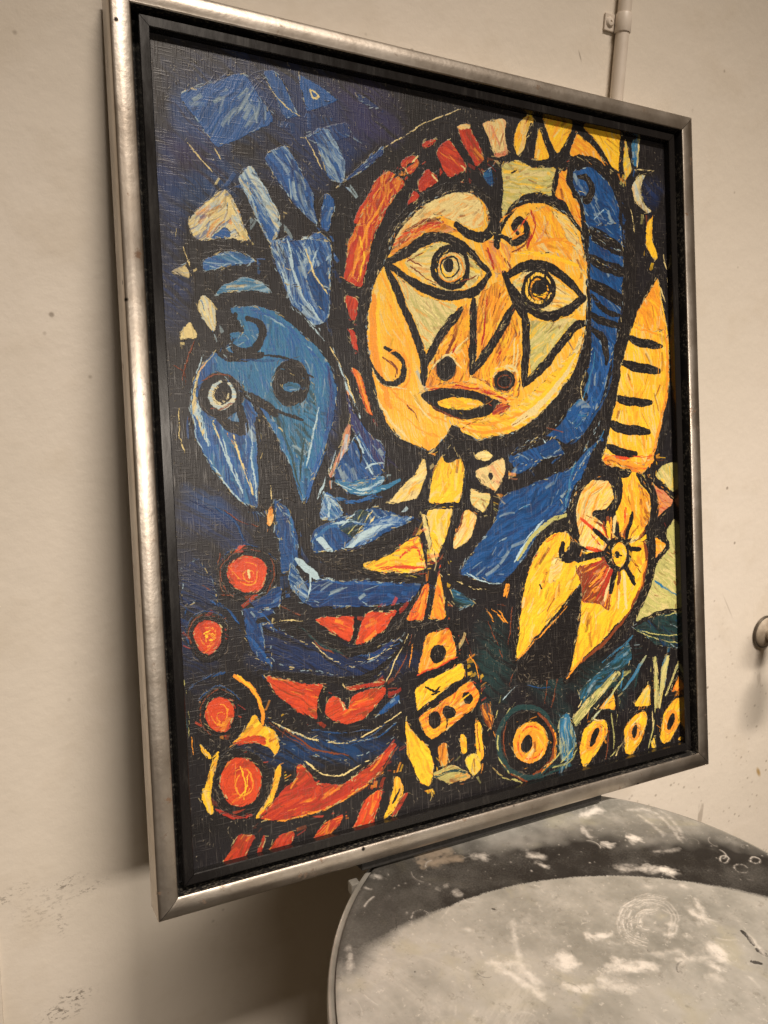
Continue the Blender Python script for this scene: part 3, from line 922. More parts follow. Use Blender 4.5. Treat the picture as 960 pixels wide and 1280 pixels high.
S GCX -38 4.2 739,1136 778,1104 844,1053
S GWC -37 2.3 764,1141 809,1114 863,1063
S TXG -44 3.5 862,1088 897,1059 925,1027
S GCW -87 2.7 945,1148 952,1098 950,1041
S GCY -74 3.4 959,1140 972,1090 988,1038
S GCW -56 2.8 978,1117 1000,1079 1025,1046
S TGX 92 2.2 714,1156 721,1196 711,1213
S GXX 87 2.0 828,1128 836,1169 832,1198
S GXG -22 1.9 682,1207 724,1206 743,1181
S C -47 1.8 838,1214 851,1197 865,1184
S G -71 1.5 925,1216 940,1188 944,1158
S TXX -28 2.3 813,1026 866,999 893,982
S GMX 32 1.5 544,1177 565,1202 609,1218
S M 92 1.3 580,1101 568,1135 577,1174
S TGX 70 1.6 696,1103 713,1125 717,1164
S G -37 1.4 662,1201 698,1184 711,1163
S O 68 1.0 505,967 520,991 524,1014
S M 66 1.0 545,913 565,952 574,981
S M 100 1.0 601,893 593,938 586,973
S K 82 4.4 506,147 547,142 581,161 592,199 570,228 539,234 516,222
S K 6 1.9 330,448 342,477 372,493 393,478 394,455
S O 33 1.6 366,441 381,433 395,440 402,465
S M -44 1.5 629,249 663,235 671,207
S O -28 1.8 605,198 632,173 673,160
'''
LID = '''
s 4.9 707,743 723,728
w 6.5 712,742 718,729
w 4.2 649,744 659,735
m 7.4 669,823 703,829 725,830
w 2.9 680,822 719,830
m 6.6 671,665 687,654 706,636
s 5.6 692,647 710,634
f 5.6 622,680 654,669 670,658
m 1.1 829,615 822,611 814,611 809,614 810,620 816,625 824,627 831,626 833,621 829,615
m 1.1 877,591 869,587 861,587 857,591 857,596 863,600 872,602 878,600 880,596 877,591
f 1.0 837,584 828,580 818,581 812,585 812,591 818,597 829,599 837,596 841,590 837,584
f 2.0 769,805 816,791 815,743 795,696
f 2.0 781,786 782,757 778,719
f 1.6 717,688 738,681 760,675
f 3.8 658,803 645,770 649,768
f 1.7 833,777 827,737 803,693
f 1.2 570,549 566,552 565,557 567,562 571,567 577,570 584,572 591,573 596,571 600,567
m 1.2 567,546 563,550 561,556 564,562 569,568 576,573 584,576 593,576 599,573 604,569
f 1.2 564,544 559,549 557,555 560,563 566,570 575,575 585,579 595,579 603,576 608,570
m 1.2 561,541 555,547 553,555 556,563 563,572 573,578 585,582 597,582 606,578 612,572
f 1.2 558,539 551,545 549,554 553,564 560,573 572,581 585,585 599,585 609,581 616,574
m 1.2 555,536 548,544 545,553 549,564 558,575 571,583 586,588 601,588 613,584 620,576
f 1.2 552,534 544,542 542,553 545,565 555,577 569,586 586,591 603,591 616,587 624,577
m 1.2 550,531 540,540 538,552 542,565 552,578 568,588 586,594 605,595 619,589 628,579
f 1.2 547,529 537,539 534,551 538,566 550,580 567,591 587,597 607,598 623,592 632,581
m 1.2 544,526 533,537 530,551 534,566 547,582 565,594 587,601 609,601 626,595 637,583
f 1.2 541,524 529,535 526,550 531,567 544,583 564,596 588,604 611,604 630,598 641,585
m 1.2 538,522 526,534 522,550 527,567 541,585 563,599 588,607 613,608 633,600 645,587
f 1.2 535,519 522,532 518,549 524,568 539,586 561,601 588,610 615,611 637,603 650,588
f 1.2 627,580 629,572 628,565 624,557 618,549 611,542 602,536 592,531 582,528 572,527
f 1.1 634,583 636,574 634,565 630,556 623,547 615,539 604,532 593,527 582,524 570,522
f 1.1 641,586 643,576 641,566 636,556 629,546 619,537 607,529 595,523 581,519 569,517
s 2.7 474,587 475,573 489,568 503,566
m 2.0 489,556 501,547
w 2.7 464,575 466,573
m 7.3 448,516 473,508 512,497 516,491
w 3.4 476,532 474,509 488,500
m 4.7 495,499 515,494
m 12.7 397,553 405,548 418,549
f 12.8 388,543 415,560
m 4.5 375,522 387,507 406,496
f 8.2 425,508 440,487 458,470
w 1.6 408,504 410,504
w 1.6 417,506 419,506
w 1.7 425,508 427,508
w 1.7 433,509 435,509
m 2.6 691,572 684,557 677,542
m 4.2 658,557 664,540 667,524
m 3.2 694,609 697,602
f 3.0 638,627 643,621
f 13.3 627,494 625,479 626,464
m 6.6 628,491 631,476 622,456
m 3.9 596,467 601,451
f 5.5 568,447 583,435
m 3.7 599,549 609,540
m 3.2 575,531 592,528
m 3.2 604,515 608,514
m 2.8 642,524 646,524
f 4.3 555,486 582,476 600,470
f 3.5 528,508 554,502 576,496
k 3.2 696,484 694,474 687,456
k 5.3 685,447 687,436
m 1.8 703,481 695,458 688,440
k 3.5 656,435 666,428
f 2.1 627,424 628,410
k 1.4 445,472 446,471
t 10.1 325,848 356,844 389,841
t 6.5 321,832 342,821 381,816 392,811
f 5.4 300,599 322,584 347,580
m 3.6 307,586 324,560 332,534 339,517
f 6.1 346,578 346,536
m 4.2 334,737 341,736
f 2.8 317,763 319,761
w 1.7 331,762 335,761
w 2.1 214,812 215,810
f 0.9 250,693 245,697 242,705 244,713 249,721 256,727 264,729 272,727 277,721 278,713
k 1.1 277,809 235,738 213,704
k 1.2 302,798 294,776
k 2.1 372,683 376,680
f 2.4 239,836 249,821
f 5.1 415,811 436,799
f 5.6 507,774 529,757
m 1.5 506,754 517,735
w 1.0 490,735 491,732
f 2.2 306,670 316,660
f 3.1 394,655 366,614 354,589
f 2.1 138,707 135,689 122,666
'''
# ---------------------------------------------------------------- helpers
class NT:
    """small helper for building node materials"""
    def __init__(s, name):
        s.m = bpy.data.materials.new(name); s.m.use_nodes = True; s.t = s.m.node_tree; s.b = s.t.nodes['Principled BSDF']
        s.co = s.n('ShaderNodeTexCoord').outputs['Object']
    def n(s, kind, **kw):
        q = s.t.nodes.new(kind)
        for k, v in kw.items(): setattr(q, k, v)
        return q
    def put(s, sock, v):
        if hasattr(v, 'is_linked') or hasattr(v, 'links'): s.t.links.new(v, sock)
        elif isinstance(v, (tuple, list)) and len(v) == 3 and sock.type == 'RGBA': sock.default_value = (*v, 1)
        else: sock.default_value = v
    def math(s, op, a, b=0., c=0., clamp=False):
        q = s.n('ShaderNodeMath', operation=op, use_clamp=clamp)
        for i, v in enumerate((a, b, c)): s.put(q.inputs[i], v)
        return q.outputs[0]
    def mix(s, f, a, b, blend='MIX'):
        q = s.n('ShaderNodeMix', data_type='RGBA', blend_type=blend)
        s.put(q.inputs[0], f); s.put(q.inputs[6], a); s.put(q.inputs[7], b); return q.outputs[2]
    def mapv(s, scale=(1, 1, 1), loc=(0, 0, 0), rot=(0, 0, 0), src=None):
        q = s.n('ShaderNodeMapping'); s.t.links.new(src or s.co, q.inputs[0])
        q.inputs['Scale'].default_value = scale; q.inputs['Location'].default_value = loc; q.inputs['Rotation'].default_value = rot; return q.outputs[0]
    def noise(s, scale, detail=4., rough=.6, vec=None, dist=0.):
        q = s.n('ShaderNodeTexNoise'); s.t.links.new(vec or s.co, q.inputs['Vector'])
        q.inputs['Scale'].default_value = scale; q.inputs['Detail'].default_value = detail; q.inputs['Roughness'].default_value = rough; q.inputs['Distortion'].default_value = dist
        return q.outputs[0]
    def step(s, v, lo, hi, a=0., b=1.):
        q = s.n('ShaderNodeMapRange', interpolation_type='SMOOTHSTEP'); s.put(q.inputs[0], v)
        for i, x in enumerate((lo, hi, a, b)): q.inputs[i+1].default_value = x
        return q.outputs[0]
    def bump(s, h, strength, dist, chain=None):
        q = s.n('ShaderNodeBump'); s.put(q.inputs['Height'], h); q.inputs['Strength'].default_value = strength; q.inputs['Distance'].default_value = dist
        if chain: s.t.links.new(chain, q.inputs['Normal'])
        return q.outputs[0]
    def out(s, **kw):
        for k, v in kw.items(): s.put(s.b.inputs[k.replace('_', ' ')], v)
        return s.m
    def spot(s, x, z, rx, rz, rot=0.):
        """soft elliptical mask on an upright wall (object x,z)"""
        v = s.mapv(loc=(-x, 0, -z)); v = s.mapv(rot=(0, rot, 0), src=v); v = s.mapv(scale=(1/rx, 0, 1/rz), src=v)
        L = s.n('ShaderNodeVectorMath', operation='LENGTH'); s.t.links.new(v, L.inputs[0]); return s.step(L.outputs['Value'], 1.0, .2)

def link(name, bm, mats, parent=None, loc=(0, 0, 0), smooth=False, kind=None, label=None, cat=None):
    me = bpy.data.meshes.new(name); bmesh.ops.recalc_face_normals(bm, faces=bm.faces[:]); bm.to_mesh(me); bm.free()
    for m in (mats if isinstance(mats, (list, tuple)) else [mats]): me.materials.append(m)
    if smooth:
        for p in me.polygons: p.use_smooth = True
        me.set_sharp_from_angle(angle=math.radians(38))
    o = bpy.data.objects.new(name, me); col.objects.link(o); o.location = loc
    if parent: o.parent = parent
    if kind: o['kind'] = kind
    if label: o['label'] = label; o['category'] = cat
    return o
def empty(name, loc, label, cat, rot=(0, 0, 0)):
    o = bpy.data.objects.new(name, None); o.empty_display_size = .05; col.objects.link(o); o.location = loc; o.rotation_euler = rot
    o['label'] = label; o['category'] = cat; return o
def box_bm(x0, x1, y0, y1, z0, z1, bev=0.):
    bm = bmesh.new(); v = [bm.verts.new((x, y, z)) for x in (x0, x1) for y in (y0, y1) for z in (z0, z1)]
    for f in ((0, 1, 3, 2), (4, 6, 7, 5), (0, 4, 5, 1), (2, 3, 7, 6), (0, 2, 6, 4), (1, 5, 7, 3)): bm.faces.new([v[i] for i in f])
    if bev: bmesh.ops.bevel(bm, geom=bm.edges[:], offset=bev, segments=2, affect='EDGES', profile=.6)
    return bm
def lathe(rings, n, axis='Z', cap0=True, cap1=True, shape=None):
    """rings: list of (radius offset or radius, height)"""
    bm = bmesh.new(); L = []
    for r, h in rings:
        row = []
        for i in range(n):
            a = 2*math.pi*i/n
            if shape: x, y = shape(a, r)
            else: x, y = r*math.cos(a), r*math.sin(a)
            row.append(bm.verts.new((x, y, h) if axis == 'Z' else (x, -h, y)))
        L.append(row)
    for A, B in zip(L, L[1:]):
        for i in range(n): bm.faces.new((A[i], A[(i+1) % n], B[(i+1) % n], B[i]))
    if cap0: bm.faces.new(L[0][::-1])
    if cap1: bm.faces.new(L[-1])
    return bm
def image(name, a, non_color):
    h, w = a.shape[:2]; im = bpy.data.images.new(name, w, h, float_buffer=False, alpha=False)
    if non_color: im.colorspace_settings.name = 'Non-Color'
    px = np.ones((h, w, 4), np.float32); px[..., :3] = a[::-1] if a.ndim == 3 else a[::-1][..., None]
    if not non_color:
        c = np.clip(px[..., :3], 0, 1); px[..., :3] = np.where(c < .0031308, c*12.92, 1.055*c**(1/2.4)-.055)
    im.pixels.foreach_set(np.clip(px, 0, 1).ravel()); im.update(); im.pack(); return im

# ---------------------------------------------------------------- materials
def wall_material():
    t = NT('wall_paint')
    big = t.noise(2.2, 3); mid = t.noise(14, 4); c = t.mix(t.step(big, .3, .7), (.72, .655, .56), (.77, .70, .61))
    c = t.mix(t.math('MULTIPLY', t.step(mid, .5, .72), .32), c, (.60, .52, .41))
    sep = t.n('ShaderNodeSeparateXYZ'); t.t.links.new(t.co, sep.inputs[0]); X, Z = sep.outputs[0], sep.outputs[2]
    # grime specks, thicker low down on the right where the wall is splashed
    vor = t.n('ShaderNodeTexVoronoi'); t.t.links.new(t.mapv(scale=(1, 1, 1.15)), vor.inputs['Vector']); vor.inputs['Scale'].default_value = 85
    vor2 = t.n('ShaderNodeTexVoronoi'); t.t.links.new(t.mapv(scale=(1, 1, 1), loc=(3.3, 0, 1.7)), vor2.inputs['Vector']); vor2.inputs['Scale'].default_value = 30
    low = t.math('MULTIPLY', t.step(Z, .16, -.16), t.step(X, .5, .68))
    gate = t.step(t.noise(38, 2), .47, .58)
    d1 = t.math('MULTIPLY', t.math('MULTIPLY', t.step(vor.outputs['Distance'], .26, .08), gate), t.math('MULTIPLY_ADD', low, .6, .0))
    gate2 = t.step(t.noise(9, 2), .55, .60)
    d2 = t.math('MULTIPLY', t.math('MULTIPLY', t.step(vor2.outputs['Distance'], .085, .03), gate2), .8)
    scr = t.step(t.noise(30, 3, vec=t.mapv(scale=(1, 1, .35), rot=(0, .7, 0))), .69, .74)
    d3 = t.math('MULTIPLY', t.math('MULTIPLY', scr, low), .55)
    sp = t.math('MAXIMUM', t.math('MAXIMUM', d1, d2), d3)
    c = t.mix(t.math('MULTIPLY', sp, .85), c, (.20, .155, .11))
    # rubbed scuffs low on the left
    rub = t.noise(320, 3, .7, vec=t.mapv(scale=(.55, 1, 1), rot=(0, .5, 0)))
    rub = t.step(rub, .52, .60); m = None
    for x, z, rx, rz, ro, w in ((-.0651, -.0717, .020, .0055, .18, .75), (-.0440, -.0820, .013, .005, .3, .6), (-.0593, -.188, .0175, .0065, -.1, 1.),
                                (-.0720, -.2005, .021, .0085, -.1, .9), (-.0696, -.106, .006, .02, .2, .45), (-.1061, -.0691, .02, .006, .45, .55), (-.08, -.09, .03, .02, 0, .3), (-.046, -.0815, .02, .004, .25, .4)):
        q = t.math('MULTIPLY', t.spot(x, z, rx*1.3, rz*1.5, ro), w); m = q if m is None else t.math('MAXIMUM', m, q)
    c = t.mix(t.math('MULTIPLY', t.math('MULTIPLY', m, rub), .85), c, (.13, .105, .08))
    # one flake of bare plaster, one pencil tick
    c = t.mix(t.math('MULTIPLY', t.spot(.8576, -.1731, .013, .0048, -1.0), .9), c, (.42, .27, .09))
    c = t.mix(t.math('MULTIPLY', t.spot(.4265, .6813, .0075, .0012, -1.1), .7), c, (.28, .23, .18))
    c = t.mix(t.math('MULTIPLY', t.spot(.745, .088, .03, .0016, -.95), .35), c, (.30, .25, .2))
    r1 = t.noise(170, 3, .55); r2 = t.noise(28, 3); r3 = t.step(t.noise(62, 2, .5), .62, .70)
    nb = t.bump(r2, .20, .005); nb = t.bump(r1, .20, .0011, nb); nb = t.bump(t.noise(520, 2, .5), .18, .0005, nb); nb = t.bump(t.math('MULTIPLY', r3, low), -.4, .002, nb)
    nb = t.bump(t.math('MAXIMUM', sp, t.math('MULTIPLY', m, rub)), -.35, .0012, nb)
    return t.out(Base_Color=c, Roughness=t.step(mid, .3, .7, .42, .56), Normal=nb, Specular_IOR_Level=.4)

def silver_material():
    t = NT('silver_leaf')
    n1 = t.noise(260, 3, .6); n2 = t.noise(22, 5, .65); wear = t.noise(55, 6, .7)
    st = t.noise(9, 4, .7, vec=t.mapv(scale=(1, 1, 1)))
    c = t.mix(t.step(n2, .35, .7), (.53, .485, .43), (.40, .35, .295))
    c = t.mix(t.step(wear, .60, .70), c, (.20, .13, .085)); c = t.mix(t.math('MULTIPLY', t.step(t.noise(60, 5, .75), .50, .72), .35), c, (.34, .285, .23))
    vor = t.n('ShaderNodeTexVoronoi'); t.t.links.new(t.co, vor.inputs['Vector']); vor.inputs['Scale'].default_value = 60
    nick = t.math('MULTIPLY', t.step(vor.outputs['Distance'], .13, .06), t.step(t.noise(17, 1), .55, .58))
    c = t.mix(nick, c, (.02, .017, .015))
    nb = t.bump(n1, .16, .0006); nb = t.bump(t.noise(60, 3), .20, .0010, nb); nb = t.bump(nick, -.6, .0008, nb)
    return t.out(Base_Color=c, Metallic=t.step(wear, .70, .62, .35, .97), Roughness=t.step(st, .3, .7, .29, .40), Normal=nb)

def black_material(name, dusty):
    t = NT(name)
    g = t.noise(120, 4, .7, vec=t.mapv(scale=(.25, 1, 1) if dusty else (1, 1, .2)))
    c = t.mix(t.step(g, .55, .75), (.010, .009, .009), (.024, .022, .02))
    if dusty:
        d = t.math('MULTIPLY', t.step(t.noise(420, 3, .7), .50, .66), t.step(t.noise(40, 2), .32, .55))
        c = t.mix(t.math('MULTIPLY', d, .75), c, (.20, .18, .145))
    return t.out(Base_Color=c, Roughness=.62 if dusty else t.step(g, .3, .7, .20, .30), Normal=t.bump(g, .2, .0006), Specular_IOR_Level=.3)

def flat_material(name, c0, c1, rough, metal=0., scale=40, bump=.15):
    t = NT(name); n = t.noise(scale, 5, .65)
    return t.out(Base_Color=t.mix(t.step(n, .35, .7), c0, c1), Roughness=t.step(t.noise(scale*2.3, 3), .3, .7, rough*.85, min(rough*1.15, 1)), Metallic=metal, Normal=t.bump(n, bump, .001))

def print_material(img, hgt):
    t = NT('canvas_print')
    uv = t.n('ShaderNodeTexCoord').outputs['UV']
    a = t.n('ShaderNodeTexImage'); a.image = img; a.interpolation = 'Linear'; a.extension = 'EXTEND'; t.t.links.new(uv, a.inputs[0])
    h = t.n('ShaderNodeTexImage'); h.image = hgt; h.extension = 'EXTEND'; t.t.links.new(uv, h.inputs[0])
    # linen weave of the print's support: uneven warp and weft threads
    def threads(axis):
        sc_ = (900, 1, 55) if axis == 'x' else (55, 1, 900)
        v = t.mapv(scale=sc_); return t.noise(1.0, 1., .5, vec=v)
    wx, wz = threads('x'), threads('z')
    weave = t.math('MAXIMUM', wx, t.math('MULTIPLY', wz, .94))
    c = t.mix(t.math('MULTIPLY', t.step(weave, .57, .70), .13), a.outputs[0], (.30, .27, .24))
    nb = t.bump(h.outputs[0], .25, .0008); nb = t.bump(t.step(weave, .45, .75), .30, .0003, nb)
    return t.out(Base_Color=c, Roughness=t.step(weave, .45, .7, .42, .29), Normal=nb, Specular_IOR_Level=.44)

m_wall = wall_material(); m_silver = silver_material(); m_black = black_material('black_lacquer', False); m_dust = black_material('dusty_black_rebate', True)

# ---------------------------------------------------------------- the setting: wall and floor
WY = .15
link('wall', box_bm(-3, 4, WY, WY+.2, -.62, 2.2), m_wall, kind='structure')
link('floor', box_bm(-3, 4, -4, WY, -.72, -.62), flat_material('floor_concrete', (.20, .18, .155), (.26, .235, .20), .7, 0, 6), kind='structure')
link('wall_batten', box_bm(-.20, -.1185, WY-.0035, WY+.001, -.60, -.105, .0012), m_wall, label='painted strip of wood on the wall at the lower left edge', cat='batten')

# pipe running down the wall behind the picture
pm = flat_material('pipe_paint', (.62, .545, .46), (.68, .605, .52), .45, 0, 30, .2)
px, pr = .4705, .0066
pipe = empty('wall_pipe', (px, WY, -.6), 'cream painted pipe running down the wall behind the picture, above its right half', 'pipe')
link('pipe_tube', lathe([(pr, 0), (pr, 2.7)], 28), pm, pipe, (0, -pr-.0005, 0), True)
def clip_bm():
    bm = bmesh.new(); ro, ri, w = pr+.0009, pr+.0001, .0085; L = []
    for side, rr in ((-w, ro), (-w*.9, ro+.0004), (w*.9, ro+.0004), (w, ro), (w, ri), (-w, ri)):
        L.append([bm.verts.new((rr*math.cos(a), -pr-.0005-rr*math.sin(a), side)) for a in [math.pi*(1.22-1.44*i/24) for i in range(25)]])
    for A, B in zip(L, L[1:]+L[:1]):
        for i in range(24): bm.faces.new((A[i], A[i+1], B[i+1], B[i]))
    for i in (0, 24): bm.faces.new([R[i] for R in L])
    return bm
clip = link('pipe_clip', clip_bm(), pm, pipe, (0, 0, .7165+.6), True)
link('clip_lug', box_bm(-.0190, -.0068, -.0028, -.0004, -.0078, .0078, .0009), pm, clip)
link('screw', lathe([(.0046, .0030), (.0046, .0038), (.0034, .0052), (.0012, .0056), (.0010, .0046)], 20, 'Y'), pm, clip, (-.0132, .0004, 0), True)

# round flange of a knob that stands out of the wall at the right edge
kx, kz = .8245, .0440
knob = empty('door_knob', (kx, WY, kz), 'round smoky knob with a dark rim on the wall at the right edge', 'knob')
m_k = flat_material('smoky_metal', (.34, .28, .21), (.48, .41, .32), .6, .05, 90, .1)
m_kr = flat_material('knob_rim', (.12, .10, .08), (.22, .19, .15), .35, .6, 60, .05)
link('rose', lathe([(.0215, .0005), (.0215, .003), (.0190, .0062), (.0140, .0080), (.0095, .0088)], 48, 'Y'), m_k, knob, (0, 0, 0), True)
link('rose_rim', lathe([(.0214, .0006), (.0226, .0010), (.0230, .0022), (.0224, .0036), (.0210, .0041)], 48, 'Y', False, False), m_kr, knob, (0, 0, 0), True)
link('stem', lathe([(.0085, .008), (.0080, .030), (.0085, .048), (.013, .054)], 32, 'Y'), m_k, knob, (0, 0, 0), True)
link('grip', lathe([(.013, .053), (.0235, .057), (.0265, .064), (.0255, .072), (.0190, .078), (.008, .080)], 40, 'Y'), m_k, knob, (0, 0, 0), True)

# ---------------------------------------------------------------- galvanised drum
CX, CY, LZ = .2779, -.1783, -.027
ca, sa = -.472, -.8815
def rim(a, r):
    p, q = (.2399+r)*math.cos(a), (.2135+r)*math.sin(a); return p*ca-q*sa, p*sa+q*ca
lidm = Painting(520, 520, 2.2, 21, np.zeros(3, np.float32))
PAL.update(s=np.array([0, 1., 0]), w=np.array([0, .9, 0]), m=np.array([0, .75, 0]), f=np.array([0, .42, 0]), k=np.array([.9, 0, 0]), t=np.array([0, .06, .8]))
gy, gx = np.mgrid[0:lidm.H, 0:lidm.W].astype(np.float32); gx = (gx/lidm.S-260)/1000+CX; gy = (gy/lidm.S-260)/1000+CY
gx = (gx-CX)/1.0206+.27; gy = (gy-CY)/1.0206-.185        # dark band outside a large circle, fading outward
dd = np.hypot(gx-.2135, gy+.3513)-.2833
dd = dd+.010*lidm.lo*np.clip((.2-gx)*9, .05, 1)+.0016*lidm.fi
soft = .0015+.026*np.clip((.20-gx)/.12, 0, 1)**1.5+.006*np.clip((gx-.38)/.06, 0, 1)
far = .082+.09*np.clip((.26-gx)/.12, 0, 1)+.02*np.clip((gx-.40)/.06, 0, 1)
dark_band = np.clip(dd/soft+.5, 0, 1)*np.clip(1.5-1.5*np.clip(dd/far, 0, 1.4)**1.25+.22*lidm.lo, .0, 1)
dark_band = np.clip(dark_band*1.1, 0, 1)*(.97+.08*lidm.fi+.10*lidm.lo).clip(0, 1)
dark_band *= .85+.15*np.clip((gx-.10)/.1, 0, 1)
def lid_strokes(data):
    r = np.random.default_rng(5)
    for ln in data.strip().split('\n'):
        k, w, *q = ln.split(); P = np.array([[int(v)*.5+20 for v in t.split(',')] for t in q]); w = float(w); Q = smooth_open(P)
        if w < 1.5 or k == 'k': lidm.stroke(k, 0, w, P); continue
        al = {'s': .55, 'w': .5, 'm': .28, 'f': .18, 't': .5}[k]; full = PAL['t'] if k == 't' else np.array([0, 1., 0])
        for i in range(len(Q)-1):                     # dragged, half-dry smears
            e = Q[i+1]-Q[i]; L = math.hypot(*e); an = math.atan2(e[1], e[0])
            for _ in range(max(2, int(L*w*1.1+1))):
                g, o = r.random(), r.normal(0, w*.36); x, y = Q[i]+e*g+o*np.array([-math.sin(an), math.cos(an)])
                lidm.dab(x, y, an+r.normal(0, .35), r.uniform(1, 8), r.choice([.4, .9, 1.8, 3.2]), full, al*r.uniform(.06, .55), r.normal(0, .15))
            for _ in range(int(L*w*.12)):             # spatter
                x, y = Q[i]+r.normal(0, w*.6+1, 2); lidm.dab(x, y, 0, .6, r.choice([.4, .9]), full, al*r.uniform(.3, 1.))
lid_strokes(LID)
r_ = lidm.rng
for _ in range(900):
    x, y = r_.uniform(20, 500, 2); k = 'fmk'[r_.choice(3, p=[.66, .27, .07])]
    lidm.dab(x, y, r_.uniform(0, 6.28), r_.uniform(.3, 1.6) if r_.random() < .86 else r_.uniform(4, 18), r_.choice([.4, .6, 1.2]), PAL[k], r_.uniform(.2, .7), r_.normal(0, .1))
msk = lidm.c.copy(); msk[..., 0] = np.maximum(msk[..., 0], dark_band)
for ch in (1, 2): msk[..., ch] = .5*msk[..., ch]+.5*np.roll(box(box(msk[..., ch], 5, 0), 5, 1), (2, 2), (0, 1))
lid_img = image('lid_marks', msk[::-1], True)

def lid_material():
    t = NT('galvanised_lid')
    v = t.mapv(scale=(1/.52, 1/.52, 0), loc=(.5, .5, 0))
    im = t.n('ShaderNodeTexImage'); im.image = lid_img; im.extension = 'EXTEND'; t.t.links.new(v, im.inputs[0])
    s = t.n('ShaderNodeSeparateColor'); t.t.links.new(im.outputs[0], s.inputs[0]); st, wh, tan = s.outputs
    wh = t.math('MULTIPLY', wh, t.step(t.noise(130, 5, .75), .30, .52, .45, 1.))
    n1 = t.noise(9, 5, .65); n2 = t.noise(45, 6, .7); n3 = t.noise(300, 3, .6); gr = t.noise(18, 4, .6, dist=.6)
    c = t.mix(t.step(n1, .3, .7), (.27, .265, .235), (.56, .545, .50))
    c = t.mix(t.math('MULTIPLY', t.step(n2, .45, .75), .6), c, (.60, .575, .53))
    c = t.mix(t.math('MULTIPLY', t.step(gr, .54, .70), .5), c, (.50, .47, .34))
    c = t.mix(t.math('MULTIPLY', t.step(t.noise(6, 6, .72, dist=1.2), .52, .68), .45), c, (.80, .77, .71))
    c = t.mix(t.math('MULTIPLY', t.step(t.noise(85, 6, .8), .55, .66), .5), c, (.24, .225, .19))
    c = t.mix(t.math('MULTIPLY', t.step(t.noise(140, 4, .75, vec=t.mapv(loc=(.3, .7, 0))), .60, .68), .55), c, (.74, .71, .65))
    c = t.mix(t.math('MULTIPLY', t.step(n3, .55, .75), .25), c, (.38, .36, .32))
    band_fac = t.math('MULTIPLY', st, t.step(n2, .15, .62, 1.0, .97))
    c = t.mix(band_fac, c, (.020, .017, .015))
    c = t.mix(tan, c, (.26, .20, .14))
    c = t.mix(t.math('MULTIPLY', wh, .95), c, (.84, .79, .72))
    ro = t.math('MULTIPLY_ADD', n2, .25, .40); ro = t.math('MULTIPLY_ADD', t.math('MAXIMUM', wh, st), .2, ro)
    met = t.math('MULTIPLY', t.math('SUBTRACT', 1., t.math('MAXIMUM', wh, st), clamp=True), .3)
    nb = t.bump(n1, .12, .006); nb = t.bump(n3, .10, .0008, nb); nb = t.bump(wh, .35, .0008, nb)
    return t.out(Base_Color=c, Roughness=ro, Metallic=met, Normal=nb, Specular_IOR_Level=t.math('MULTIPLY_ADD', st, -.40, .5))
m_zinc = flat_material('galvanised_side', (.30, .285, .25), (.42, .40, .36), .48, .4, 25, .2)
m_groove = flat_material('grimy_groove', (.07, .062, .052), (.13, .115, .095), .6, .2, 60)
drum = empty('metal_drum', (CX, CY, LZ), 'round galvanised metal drum with a dark curved band and white smears on its lid', 'drum')
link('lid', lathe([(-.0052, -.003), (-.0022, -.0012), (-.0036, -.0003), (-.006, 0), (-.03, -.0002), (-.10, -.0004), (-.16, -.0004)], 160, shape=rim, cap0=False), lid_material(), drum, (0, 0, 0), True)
link('lid_rim', lathe([(-.0050, -.0035), (-.0028, -.0048), (-.0004, -.0042), (.0012, -.0028), (.0026, -.0030), (.0034, -.0046), (.0034, -.0085), (.0022, -.0105), (-.002, -.011)], 160, shape=rim, cap0=False, cap1=False), m_zinc, drum, (0, 0, 0), True)
link('drum_body', lathe([(-.004, -.010), (-.005, -.03), (-.005, -.18), (-.002, -.186), (-.002, -.194), (-.005, -.20), (-.005, -.38), (-.002, -.386), (-.002, -.394), (-.005, -.40), (-.005, -.585), (-.001, -.592), (-.001, -.6005)], 160, shape=rim, cap0=False), m_zinc, drum, (0, 0, 0), True)
link('handle_lug', box_bm(-.004, .004, -.004, .004, -.007, .003, .0012), m_zinc, drum, (.1440-CX, .0035-CY, -.0090), True)

# ---------------------------------------------------------------- the framed picture, leaning back on the drum
TH = math.radians(10.5)
# picture coordinates: u across, v up the picture, n out of it (0 = silver lip); local x = u-U0, y = -(n-N0), z = v-V0
U0, V0, N0 = .268, -.0147, -.0275
LW, LH = .5362, .6357
base = Vector((U0, math.sin(TH)*V0-math.cos(TH)*N0, math.cos(TH)*V0+math.sin(TH)*N0))
pic = empty('framed_painting', base, 'framed painting of a yellow face and a blue mask, silver frame, leaning on the drum', 'painting', (-TH, 0, 0))
def loc(u, v, n): return (u-U0, -(n-N0), v-V0)
def rails(name, u0, u1, v0, v1, prof, mats, matof, seg=24):
    """four mitred lengths; prof = list of (outward distance, n) across the moulding"""
    C = [(u0, v0), (u1, v0), (u1, v1), (u0, v1)]; D = [(-1, -1), (1, -1), (1, 1), (-1, 1)]
    for i in range(4):
        a, b, da, db = C[i], C[(i+1) % 4], D[i], D[(i+1) % 4]; bm = bmesh.new(); rows = []
        for k in range(seg+1):
            f = k/seg
            row = []
            for o, n in prof:
                A = (a[0]+da[0]*o, a[1]+da[1]*o); B = (b[0]+db[0]*o, b[1]+db[1]*o)
                L = math.hypot(B[0]-A[0], B[1]-A[1]); g = (.00028+(L-.00056)*f)/L
                row.append(bm.verts.new(loc(A[0]+(B[0]-A[0])*g, A[1]+(B[1]-A[1])*g, n)))
            rows.append(row)
        m = len(prof)
        for R, Q in zip(rows, rows[1:]):
            for j in range(m):
                fc = bm.faces.new((R[j], R[(j+1) % m], Q[(j+1) % m], Q[j])); fc.material_index = matof(j)
        bm.faces.new(rows[0][::-1]); bm.faces.new(rows[-1])
        link(name, bm, mats, pic, smooth=True)
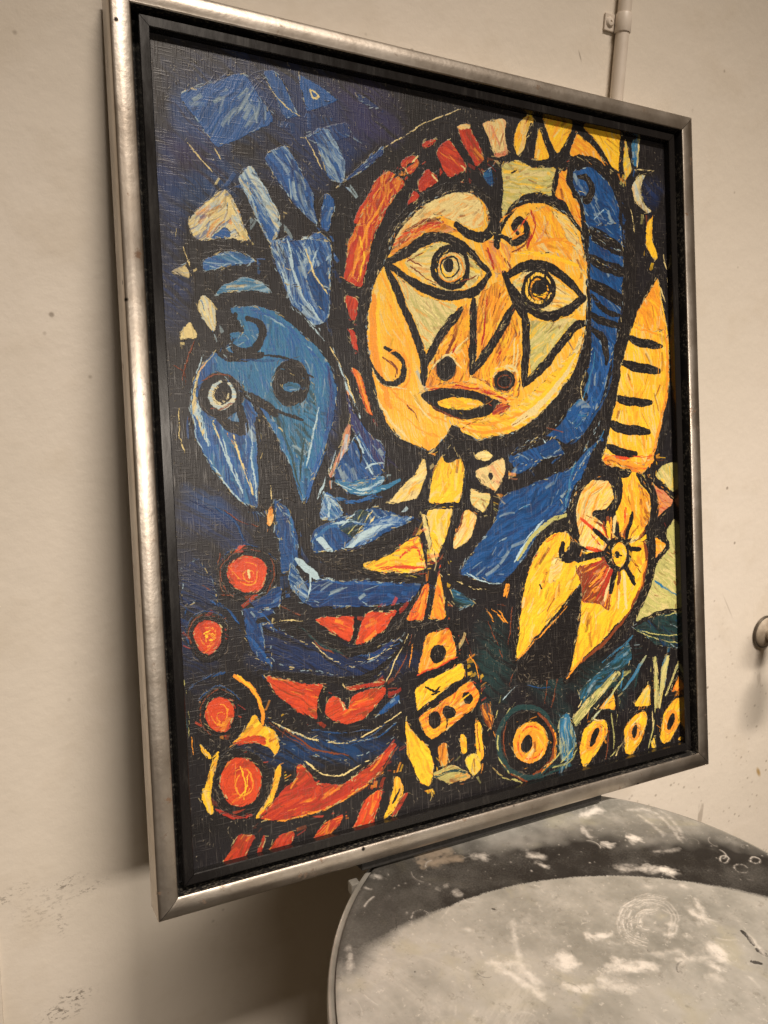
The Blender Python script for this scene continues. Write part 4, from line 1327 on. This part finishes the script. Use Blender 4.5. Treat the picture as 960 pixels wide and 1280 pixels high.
prof = [(0, -.0215), (0, -.0010), (.0002, -.0004), (.0006, -.0001), (.0012, .0001), (.0035, .00045), (.0060, .0007), (.0078, .00075), (.0097, .0006), (.0120, .0001), (.0137, -.0002), (.0144, -.0007), (.0147, -.0016), (.0147, -.0262), (.0138, -.0275), (.0025, -.0275)]
rails('frame_rail', 0, LW, 0, LH, prof, [m_silver, m_dust], lambda j: 1 if j in (0, 14) else 0)
lp = [(0, -.0125), (0, -.0040), (.0006, -.0034), (.0070, -.0034), (.0077, -.0041), (.0077, -.0205), (.0005, -.0205)]
rails('liner', .0131, LW-.0150, .0125, LH-.0122, lp, [m_black], lambda j: 0, 8)
art = paint_picture(ART)
def canvas_bm():
    bm = bmesh.new(); uv = bm.loops.layers.uv.new('UVMap'); u0, u1, v0, v1 = .0120, .5228, .0112, .6232
    x = [bm.verts.new(loc(u, v, n)) for n in (-.0105, -.0122) for u, v in ((u0, v0), (u1, v0), (u1, v1), (u0, v1))]
    for f in ((0, 1, 2, 3), (7, 6, 5, 4), (0, 4, 5, 1), (1, 5, 6, 2), (2, 6, 7, 3), (3, 7, 4, 0)):
        fc = bm.faces.new([x[i] for i in f])
        for l in fc.loops:
            i = x.index(l.vert) % 4; u, v = ((u0, v0), (u1, v0), (u1, v1), (u0, v1))[i]
            l[uv].uv = ((u-.013)*1000/510, 1-((.6225-v)*1000)/612)
    return bm
link('canvas', canvas_bm(), print_material(image('picture', art.c, False), image('picture_relief', art.ht, True)), pic)
bk = bmesh.new(); vs = [bk.verts.new(loc(u, v, n)) for n in (-.0208, -.0235) for u, v in ((.0003, .0003), (LW-.0003, .0003), (LW-.0003, LH-.0003), (.0003, LH-.0003))]
for f in ((0, 1, 2, 3), (7, 6, 5, 4), (0, 4, 5, 1), (1, 5, 6, 2), (2, 6, 7, 3), (3, 7, 4, 0)): bk.faces.new([vs[i] for i in f])
link('backing_board', bk, m_dust, pic)
# added black strip: stands in for shade under the bottom rail, blocks light there
m_shade = flat_material('shade_black', (.012, .011, .010), (.022, .020, .018), .95, 0, 200, .2)
link('shade_strip', box_bm(.150-U0, .408-U0, -.0215, -.0080, -.0086, .0006, .0008), m_shade, pic)
